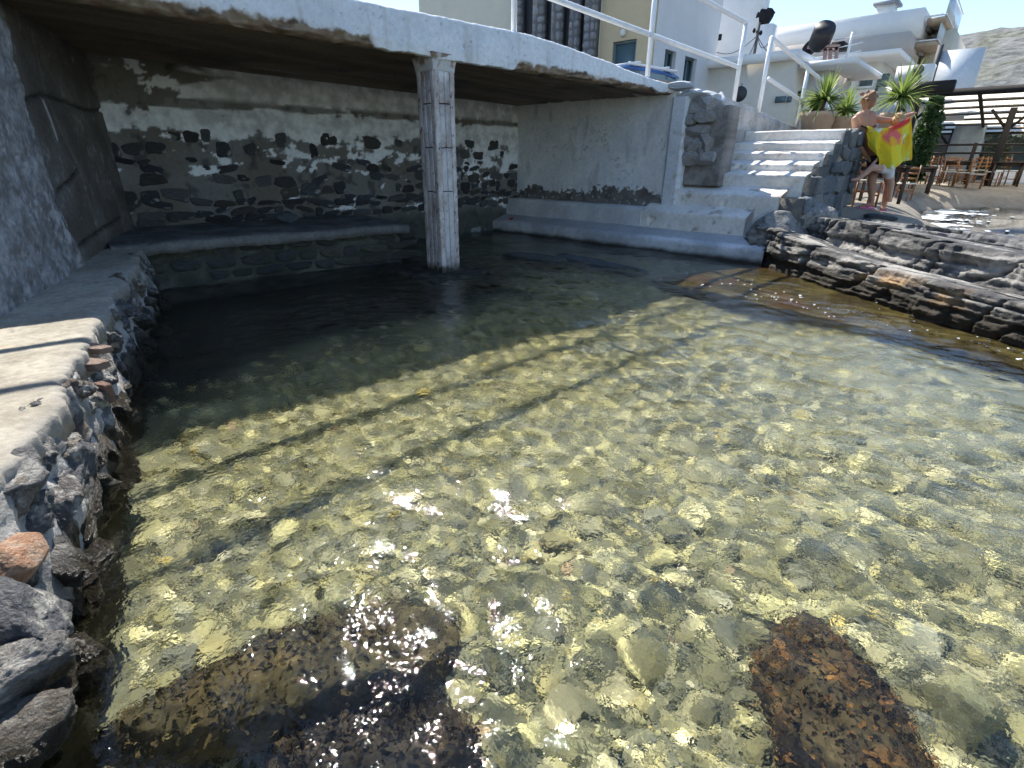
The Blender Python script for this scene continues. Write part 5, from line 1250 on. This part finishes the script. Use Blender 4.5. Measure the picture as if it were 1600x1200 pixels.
# climbing plant on the first post
def leafy(name, c, rx, ry_, z0, z1, n, seed, label, colr=((.035, .075, .02), (.07, .13, .035)), cat='climbing plant', ls=.07):
    r = np.random.default_rng(seed); root = empty(name, (c[0], c[1], z0), label, cat)
    MB().tube([(c[0], c[1], z0), (c[0] + .05, c[1], (z0 + z1) / 2), (c[0], c[1] + .05, z1 - .2)], [.07, .05, .03], 8).build('trunk', pmat('stem', (.12, .09, .06), .95), root)
    V, F, C = [], [], []
    for k in range(n):
        t_ = r.uniform(0, 1); a = r.uniform(0, 2 * math.pi); z = z0 + .25 + (z1 - z0 - .25) * t_; k2 = (.75 + .5 * fbm(np.array([[math.cos(a), math.sin(a), z * 1.5]]), 1.2, 3, seed)[0]) * (1 - .5 * max(0, t_ - .7) / .3)
        rr_ = math.sqrt(r.uniform(.15, 1)) * k2; p = np.array([c[0] + rx * rr_ * math.cos(a), c[1] + ry_ * rr_ * math.sin(a), z])
        d = r.normal(size=3); d /= np.linalg.norm(d); e = np.cross(d, r.normal(size=3)); e /= np.linalg.norm(e); s = ls * r.uniform(.6, 1.3); b0 = len(V)
        V += [p - d * s, p + e * s * .5, p + d * s, p - e * s * .5]; F.append((b0, b0 + 1, b0 + 2, b0 + 3))
        g = r.uniform(0, 1); C += [np.array(colr[0]) * (1 - g) + np.array(colr[1]) * g] * 4
    mk('crown', np.array(V), F, leafm, root, col=np.array(C)); return root
vp = on_x(1440, 235, 21.6); leafy('climbing_plant', (21.6, vp[1], 0), .42, .42, .55, on_x(1440, 152, 21.6)[2], 2600, 4, 'dense dark green climber covering the first pergola post')
sb_ = on_x(1555, 182, 34); leafy('shrub', (34, sb_[1], 0), 1.2, 1.6, .5, sb_[2] + .8, 900, 5, 'dry pale shrub seen far under the pergola roof', ((.16, .15, .07), (.26, .24, .12)), 'shrub', .14)

# ------------------------------------------------------------------ taverna chairs and tables
mch = pmat('varnished_wood', (.30, .135, .05), .5, 14, .25); mst = pmat('rush_seat', (.62, .58, .50), .8, 40, .2)
def make_chair(name='tavern_chair', wood=mch):
    t = empty(name, (0, 0, 0))
    MB().box(-.21, .21, -.20, .20, .43, .46).build('seat', mst, t)
    for sx_ in (-1, 1):
        MB().tube([(sx_ * .19, .18, 0), (sx_ * .19, .18, .45)], .019, 8).build('leg', wood, t)
        MB().tube([(sx_ * .19, -.18, 0), (sx_ * .19, -.19, .45), (sx_ * .19, -.24, .92)], .02, 8).build('leg', wood, t)
        MB().bar((sx_ * .19, -.18, .2), (sx_ * .19, .18, .2), .022).build('stretcher', wood, t)
    for zz in (.58, .71, .84): MB().bar((-.19, -.19 - (zz - .45) * .106, zz), (.19, -.19 - (zz - .45) * .106, zz), .018, .05).build('back_slat', wood, t)
    for yy_ in (-.18, .18): MB().bar((-.19, yy_, .26), (.19, yy_, .26), .022).build('stretcher', wood, t)
    return t
def ground_z(x, y):
    sd_ = float(shore_sd(np.array([x]), np.array([y]))[0]); return .64 * (1 - math.exp(-max(sd_, 0) / .8))
chair0 = make_chair(); first = True
CH = [(1417, 278, 19.0, 80, 'white seated tavern chair nearest the towel on the beach'), (1452, 285, 24.4, 250, 'tavern chair in front of the low white box'), (1476, 286, 24.2, 200, 'third tavern chair from the left, its slatted back towards the sea'),
      (1500, 287, 24.0, 190, 'tavern chair left of the one with a bright seat'), (1522, 288, 23.8, 185, 'tavern chair with bright seat nearest the surf'), (1548, 283, 25.0, 170, 'tavern chair pushed in at the dark table near the right border'),
      (1466, 276, 26.2, 20, 'tavern chair half hidden in the second row left'), (1510, 276, 26.6, 30, 'tavern chair half hidden in the second row right'), (1350, 296, 11.85, 120, 'tavern chair beside the stair wall that the child steps on'), (1436, 270, 24.8, 60, 'tavern chair under the green climber'),
      (1488, 278, 27.4, 100, 'tavern chair in the dimmest back row left'), (1532, 278, 27.6, 80, 'tavern chair in the dimmest back row right'), (1578, 282, 25.8, 200, 'tavern chair farthest right beside the terrace wall')]
for (x_, y_, X_, rz, lab) in CH:
    p = on_x(x_, y_, X_); o = chair0 if first else copy_tree(chair0); first = False
    yv = p[1]; zz = ground_z(X_, yv)
    o.location = (X_, yv, zz + .005); o.rotation_euler = (0, 0, R(rz)); tag(o, lab, 'chair', 'wooden tavern chairs on the beach')
mtb = pmat('dark_table', (.07, .045, .03), .6, 10, .3)
def make_table():
    t = empty('tavern_table', (0, 0, 0))
    MB().box(-.42, .42, -.42, .42, .72, .76).build('table_top', mtb, t)
    for a in (-1, 1):
        for b in (-1, 1): MB().box(a * .36 - .03, a * .36 + .03, b * .36 - .03, b * .36 + .03, 0, .72).build('leg', mtb, t)
    MB().box(-.34, .34, -.34, .34, .62, .715).build('apron', mtb, t); return t
tb0 = make_table(); first = True
for (x_, y_, X_, rz, lab) in [(1432, 280, 21.2, 10, 'dark tavern table between the towel and the chairs'), (1566, 285, 25.2, 5, 'dark tavern table at the right border'), (1490, 280, 25.6, 0, 'dark tavern table behind the row of chairs'), (1372, 296, 14.4, 20, 'dark wooden table behind the bather beside the stairs')]:
    p = on_x(x_, y_, X_); o = tb0 if first else copy_tree(tb0); first = False
    o.location = (X_, p[1], ground_z(X_, p[1]) + .005); o.rotation_euler = (0, 0, R(rz)); tag(o, lab, 'table', 'dark tavern tables')
# low white terrace wall, box, draped stand, awning, railing
A, B = on_x(1432, 262, 29), on_x(1475, 284, 29)
MB().box(29, 29.5, B[1], A[1], .3, 1.25).build('planter_box', pmat('white_block', (.62, .64, .68), .9, 6, .1), label='low white rendered box behind the front chairs', cat='planter')
A = on_x(1540, 270, 27.5)
nu = 120; yy_ = np.linspace(A[1], -9, nu); base_z = .55 + .10 * np.abs(np.sin(yy_ * 2.3)) + .08 * fbm(np.stack([yy_, 0 * yy_, 0 * yy_], -1), 2, 3, 2)
Pg = np.stack([np.full((nu, 10), 27.5), np.broadcast_to(yy_[:, None], (nu, 10)), .25 + np.linspace(0, 1, 10)[None, :] * .85 + 0 * yy_[:, None]], -1); Pg[..., 0] -= .03 * fbm(Pg, 2, 4, 3)
cg = mixc((.64, .67, .72), (.16, .22, .28), sstep(base_z[:, None] + .06 - Pg[..., 2], -.02, .03))
slab_grid('terrace_wall', Pg, (-1, 0, 0), .5, M['plaster'], cg, flip=orient_check((0, -1, 0), np.array([0, 0, 1.0]), (-1, 0, 0)), label='low terrace wall painted white above a wavy blue grey foot', cat='wall')
tr_ = empty('terrace_railing', (28, -1, 1.1), 'dark wooden terrace railing behind the tables', 'railing')
for zz in (1.35, 1.65, 1.95): MB().box(28.2, 28.28, -9, A[1] + 6, zz, zz + .07).build('rail', mwd, tr_)
for k in range(9): MB().box(28.18, 28.3, A[1] + 6 - k * 1.8 - .06, A[1] + 6 - k * 1.8 + .06, .6, 2.05).build('post', mwd, tr_)
A, B = on_x(1492, 196, 29.5), on_x(1533, 226, 29.5); st = empty('draped_stand', (29.5, (A[1] + B[1]) / 2, .6), 'tall stand draped in grey blue canvas with a green cloth on top', 'stand')
w_ = (A[1] - B[1]) / 2; cy_ = (A[1] + B[1]) / 2
nu, nv = 60, 20; an_ = np.linspace(0, 2 * math.pi, nu); hh = np.linspace(0, 1, nv); AA, HH = np.meshgrid(an_, hh, indexing='ij')
fold = 1 + .06 * np.sin(AA * 9 + HH * 2) * (1 - HH * .5); sq = 1 / np.maximum(np.abs(np.cos(AA)), np.abs(np.sin(AA))) ** .7
Pg = np.stack([29.8 + .5 * np.cos(AA) * fold * sq, cy_ + w_ * 1.0 * np.sin(AA) * fold * sq * (1.1 - .15 * HH), .6 + (A[2] - .6) * HH], -1)
mcv = pmat('grey_canvas', (.20, .24, .28), .9, 5, .2, 12, .5, .02); mk('canvas', Pg, quads(nu, nv), mcv, st, smooth=True)
Pg2 = np.stack([29.8 + .45 * np.cos(AA) * (1 - HH * .85) * sq, cy_ + w_ * .85 * np.sin(AA) * (1 - HH * .85) * sq, A[2] - .02 + .65 * HH ** 1.5], -1)
mk('cloth_top', Pg2, quads(nu, nv), pmat('green_cloth', (.25, .36, .30), .9, 6, .2), st, smooth=True)
A, B = on_x(1538, 196, 36), on_x(1600, 205, 36); aw = empty('awning', (36, A[1] - 3, 1), 'pale orange awning on the house far under the pergola', 'awning')
MB().add([(35, A[1], A[2] - .35), (35, A[1] - 7, A[2] - .35), (38, A[1] - 7, A[2] + .45), (38, A[1], A[2] + .45), (35, A[1], A[2] - .45), (35, A[1] - 7, A[2] - .45), (38, A[1] - 7, A[2] + .35), (38, A[1], A[2] + .35)],
    [(0, 1, 2, 3), (7, 6, 5, 4), (0, 4, 5, 1), (1, 5, 6, 2), (2, 6, 7, 3), (3, 7, 4, 0)]).build('canvas_roof', pmat('orange_canvas', (.66, .40, .22), .9, 4, .1), aw)
MB().box(38, 42, A[1] - 7.5, A[1] + 1.5, .3, A[2] + .3).build('shop_wall', pmat('teal_grey_wall', (.22, .29, .31), .8, 2, .2), aw)
for k in range(4): MB().tube([(35.1, A[1] - .2 - 2.2 * k, .5), (35.1, A[1] - .2 - 2.2 * k, A[2] - .4)], .05, 8).build('awning_post', M['white_metal'], aw)
A = on_x(1480, 205, 33); MB().box(33, 36, on_x(1500, 205, 33)[1], A[1] + 4, .4, 3.3).build('kitchen_hut', pmat('hut_dark', (.10, .085, .07), .9, 2, .3), label='dark hut behind the pergola left of the draped stand', cat='hut')

# ------------------------------------------------------------------ bather, child and towel
WP = np.array([11.45, 1.64, .61])
CD = -.42
def wj(x, y, dep=0.0): return on_plane(x, y, WP + fwd * dep, fwd)
def capsules(segs, ns=10, nr=5):
    V, F = [], []; off = 0
    for (a, ra, b, rb) in segs:
        a, b = np.array(a), np.array(b); d = b - a; L = np.linalg.norm(d); d = d / (L + 1e-9)
        x = np.cross(d, (0, 0, 1.0) if abs(d[2]) < .9 else (1.0, 0, 0)); x /= np.linalg.norm(x); y = np.cross(d, x)
        rings = [(a - d * ra * math.cos(t_), ra * math.sin(t_)) for t_ in np.linspace(.05, math.pi / 2, nr)] + [(b + d * rb * math.sin(t_), rb * math.cos(t_)) for t_ in np.linspace(0, math.pi / 2 - .05, nr)]
        for c, r_ in rings:
            for k in range(ns): t_ = 2 * math.pi * k / ns; V.append(c + (x * math.cos(t_) + y * math.sin(t_)) * r_)
        for i in range(len(rings) - 1):
            for k in range(ns): k2 = (k + 1) % ns; F.append((off + i * ns + k, off + i * ns + k2, off + (i + 1) * ns + k2, off + (i + 1) * ns + k))
        F.append(tuple(off + k for k in range(ns))[::-1]); F.append(tuple(off + (len(rings) - 1) * ns + k for k in range(ns))); off = len(V)
    return V, F
def fused(name, segs, mat, parent, vox=.012, smooth=4, shape=None):
    """grow one continuous skin over a chain of tapered limbs"""
    V, F = capsules(segs); me = raw_mesh(name, V, F, None, None, True); o = bpy.data.objects.new(name, me); COL.objects.link(o)
    r_ = o.modifiers.new('r', 'REMESH'); r_.mode = 'VOXEL'; r_.voxel_size = vox; s_ = o.modifiers.new('s', 'SMOOTH'); s_.iterations = smooth; s_.factor = .5
    bpy.context.view_layer.update(); dg = bpy.context.evaluated_depsgraph_get(); me2 = bpy.data.meshes.new_from_object(o.evaluated_get(dg)); bpy.data.objects.remove(o)
    n = len(me2.vertices); co = np.zeros(n * 3, np.float32); me2.vertices.foreach_get('co', co); fs = [tuple(p.vertices) for p in me2.polygons]; bpy.data.meshes.remove(me2)
    co = co.reshape(-1, 3)
    return mk(name, co, fs, mat, parent, smooth=True)
skin = pmat('tanned_skin', (.42, .22, .14), .5, 14, .08); skin2 = pmat('child_skin', (.52, .30, .21), .5, 14, .08)
hairm = pmat('brown_hair', (.24, .12, .055), .6, 40, .45, 80, .8, .01); blond = pmat('fair_hair', (.42, .27, .10), .6, 40, .3, 80, .8, .01)
woman = empty('person', WP, 'person in black swimwear and pink flip flops spreading a yellow towel round a child', 'person')
sL, sR = wj(1336, 187, .02), wj(1369, 186, -.02); nk = wj(1352, 178, 0); hd = wj(1360, 157, .02); pel = wj(1374, 243, .05); wst_ = wj(1362, 220, .04); chs = wj(1353, 196, .02)
hL, hR = wj(1367, 250, .03), wj(1386, 250, .06); kL, kR = wj(1362, 285, -.02), wj(1389, 285, .03); aL, aR = wj(1362, 316, .0), wj(1381, 321, .02)
eR, hn = wj(1396, 189, -.10), wj(1421, 179, -.02); eL, hl = wj(1338, 222, .0), wj(1360, 252, .0)
segs = [(pel, .15, wst_, .125), (wst_, .125, chs, .135), (chs, .13, (sL + nk) / 2, .085), (chs, .13, (sR + nk) / 2, .085), (sL, .058, sR, .058), (chs, .09, nk, .058), (nk, .052, hd, .055),
        (hd + np.array([0, 0, .02]), .092, hd - np.array([0, 0, .03]) + rgt * .02, .075), (hd + rgt * .075 - upz * .015, .018, hd + rgt * .098 - upz * .025, .012), (hd + rgt * .06 - upz * .075, .03, hd + rgt * .03 - upz * .08, .04),
        (sL, .055, eL, .042), (eL, .042, hl, .030), (sR, .055, eR, .043), (eR, .042, hn, .030), (pel, .14, hL, .115), (pel, .14, hR, .115),
        (hL, .112, kL, .068), (hR, .112, kR, .07), (kL, .066, (kL * .62 + aL * .38), .064), ((kL * .62 + aL * .38), .062, aL, .040), (kR, .067, (kR * .62 + aR * .38), .066), ((kR * .62 + aR * .38), .064, aR, .040)]
def hand(c, d, up_, s=1.0):
    d = d / np.linalg.norm(d); sd_ = np.cross(d, up_); sd_ /= np.linalg.norm(sd_); out = [(c, .028 * s, c + d * .06 * s, .026 * s), (c + sd_ * .02 * s, .024 * s, c + d * .06 * s + sd_ * .022 * s, .022 * s)]
    for k, L in enumerate((.065, .078, .072, .055)):
        o_ = sd_ * (-.022 + .020 * k) * s + d * .065 * s; out += [(c + o_, .0105 * s, c + o_ + d * L * .5 * s, .010 * s), (c + o_ + d * L * .5 * s, .010 * s, c + o_ + d * L * .85 * s - up_ * .025 * s, .0085 * s)]
    out += [(c - sd_ * .02 * s + d * .01, .013 * s, c - sd_ * .052 * s + d * .045 * s, .011 * s), (c - sd_ * .052 * s + d * .045 * s, .011 * s, c - sd_ * .05 * s + d * .075 * s - up_ * .02 * s, .009 * s)]
    return out
segs += hand(hn, hn - eR, upz) + hand(hl, hl - eL, upz)
fd = (rgt * .55 + fwd * .6); fd /= np.linalg.norm(fd)
fdL = (-rgt * .75 + fwd * .2); fdL /= np.linalg.norm(fdL)
for a, d in ((aL, fdL), (aR, fd)): segs += [(a - upz * .02, .04, a - upz * .05 - d * .03, .034), (a - upz * .03, .038, a + d * .12 - upz * .065, .032), (a + d * .12 - upz * .065, .034, a + d * .17 - upz * .07, .022)]
fused('body', segs, skin, woman)
hs_ = [(hd + upz * .035 - rgt * .02, .098, hd - rgt * .045 - upz * .01, .085), (hd + upz * .06, .088, hd + rgt * .025 + upz * .05, .07), (hd - rgt * .10 + upz * .02, .05, hd - rgt * .12 - upz * .01, .042), (hd - rgt * .06 - upz * .04, .065, hd - rgt * .05 - upz * .10, .05), (hd - rgt * .02 - fwd * .05, .07, hd - rgt * .03 - fwd * .05 - upz * .08, .055)]
rh = np.random.default_rng(3)
for k in range(30): q = hd - rgt * .05 + upz * .04 + rh.normal(0, .042, 3); hs_.append((q, .03, q + rh.normal(0, .025, 3), .012))
fused('hair', hs_, hairm, woman, .008, 1)
blackc = pmat('black_swimwear', (.015, .015, .017), .7)
fused('swim_bottoms', [(pel, .163, hL * .7 + pel * .3, .135), (pel, .163, hR * .7 + pel * .3, .135), (hL, .127, hL * .85 + kL * .15, .118), (hR, .127, hR * .85 + kR * .15, .118)], blackc, woman, .014, 2)
MB().tube([sL * .7 + chs * .3 - fwd * .105 - upz * .07, chs - fwd * .145 - upz * .07, sR * .7 + chs * .3 - fwd * .105 - upz * .07], .011, 6).build('strap', blackc, woman)
pink = pmat('pink_rubber', (.60, .16, .36), .6)
for a, d in ((aL, fdL), (aR, fd)):
    s_ = np.cross(upz, d); pts = [a + d * t_ + s_ * w_ for t_, w_ in ((-.06, -.03), (.03, -.04), (.13, -.048), (.19, -.03), (.205, 0), (.19, .03), (.13, .046), (.03, .04), (-.06, .03), (-.075, 0))]
    n = len(pts); m = MB().add([p - upz * .108 for p in pts] + [p - upz * .088 for p in pts], [tuple(range(n))[::-1], tuple(range(n, 2 * n))] + [(i, (i + 1) % n, (i + 1) % n + n, i + n) for i in range(n)])
    m.tube([a + d * .12 - upz * .03, a + d * .06 + s_ * .045 - upz * .05, a + d * .03 + s_ * .042 - upz * .085], .009, 6).tube([a + d * .12 - upz * .03, a + d * .06 - s_ * .045 - upz * .05, a + d * .03 - s_ * .042 - upz * .085], .009, 6)
    m.build('flip_flop', pink, woman)
# child, mostly behind the towel, one foot on the chair
child = empty('person', wj(1385, 300, .35 + CD), 'small child in white swim pants behind the yellow towel, one foot on a chair', 'person')
cp = wj(1388, 264, .22 + CD); cchs = wj(1396, 220, .26 + CD); chd = wj(1403, 190, .28 + CD); ck = wj(1362, 262, .02 + CD); cf = wj(1341, 280, .04 + CD); ck2 = wj(1392, 288, .3 + CD); cf2 = wj(1390, 312, .32 + CD)
cs = [(cp, .085, cchs, .095), (cchs, .08, chd - upz * .09, .04), (chd + upz * .02, .085, chd - upz * .02, .075), (cp, .075, ck, .05), (ck, .05, cf, .032), (cp, .075, ck2, .055), (ck2, .052, cf2, .034),
      (cf, .03, cf - rgt * .10 - upz * .012, .022), (cf2, .03, cf2 + fd * .09 - upz * .02, .022), (cchs - rgt * .10 + upz * .04, .04, wj(1380, 240, .2 + CD), .032), (wj(1380, 240, .2 + CD), .032, wj(1366, 254, .12 + CD), .022), (cchs + rgt * .10 + upz * .04, .04, wj(1416, 240, .3 + CD), .03)]
cs += hand(wj(1366, 254, .12 + CD), wj(1366, 254, .12 + CD) - wj(1380, 240, .2 + CD), upz, .62)
fused('body', cs, skin2, child, .010, 3)
fused('hair', [(chd + upz * .045, .082, chd + upz * .01 - rgt * .03, .075)] + [(chd + upz * .05 + rh.normal(0, .04, 3), .02, chd + upz * .06 + rh.normal(0, .05, 3), .008) for k in range(14)], blond, child, .008, 1)
fused('swim_pants', [(cp, .10, cp + upz * .06, .098), (cp, .092, cp * .6 + ck * .4, .075), (cp, .092, cp * .6 + ck2 * .4, .075)], pmat('white_cloth', (.66, .66, .68), .9), child, .012, 2)
# towel hanging from the outstretched hand round the child
nu, nv = 90, 80; a_, b_ = np.meshgrid(np.linspace(0, 1, nu), np.linspace(0, 1, nv), indexing='ij')
topl = np.array([(1354, 197, -.20), (1372, 201, -.28), (1392, 199, -.34), (1410, 190, -.24), (1425, 181, -.04)]); botl = np.array([(1356, 218, -.22), (1374, 256, -.32), (1390, 264, -.36), (1410, 254, -.30), (1421, 250, -.16)])
kk = np.linspace(0, 1, 5)
T = np.stack([wj(*[np.interp(q, kk, topl[:, j]) for j in range(3)]) for q in np.linspace(0, 1, nu)]); Bt = np.stack([wj(*[np.interp(q, kk, botl[:, j]) for j in range(3)]) for q in np.linspace(0, 1, nu)])
Pg = T[:, None] * (1 - b_[..., None]) + Bt[:, None] * b_[..., None]
fo = .055 * np.sin(a_ * 19 + 2.6 * b_ + 1.8 * np.sin(3 * b_) + 2 * np.sin(5 * a_)) * (.3 + .7 * b_) + .03 * fbm(np.stack([a_ * 3, b_ * 1.5, 0 * a_], -1), 1.5, 3, 3)
Pg = Pg - fwd * fo[..., None]
n = fbm(np.stack([a_ * 2.2, b_ * 1.2 - a_ * .8, 0 * a_], -1), 1.6, 3, 8); n2 = fbm(np.stack([a_ * 3, b_ * 1.6 + a_, 0 * a_], -1), 1.8, 3, 18)
c = mixc((.82, .60, .03), (.70, .66, .06), sstep(n2, -.15, .25)); c = mixc(c, (.86, .40, .04), sstep(n, .10, .24)); c = mixc(c, (.76, .16, .14), sstep(n, .30, .42)); c = mixc(c, (.78, .78, .60), sstep(n2, .28, .4))
c = mixc(c, (.66, .05, .04), (1 - sstep(b_, .08, .16)) * sstep(a_, .45, .6)); c = mixc(c, (.82, .45, .02), sstep(a_, .95, .97))
tm = vmat('towel_cloth', .95, 60, .12, 120, .4, .004)
slab_grid('beach_towel', Pg, -fwd, .008, tm, c, flip=orient_check(Pg[5, 40] - Pg[0, 40], Pg[0, 45] - Pg[0, 40], -fwd), label='yellow beach towel with red and orange pattern hanging from the outstretched hand', cat='towel')
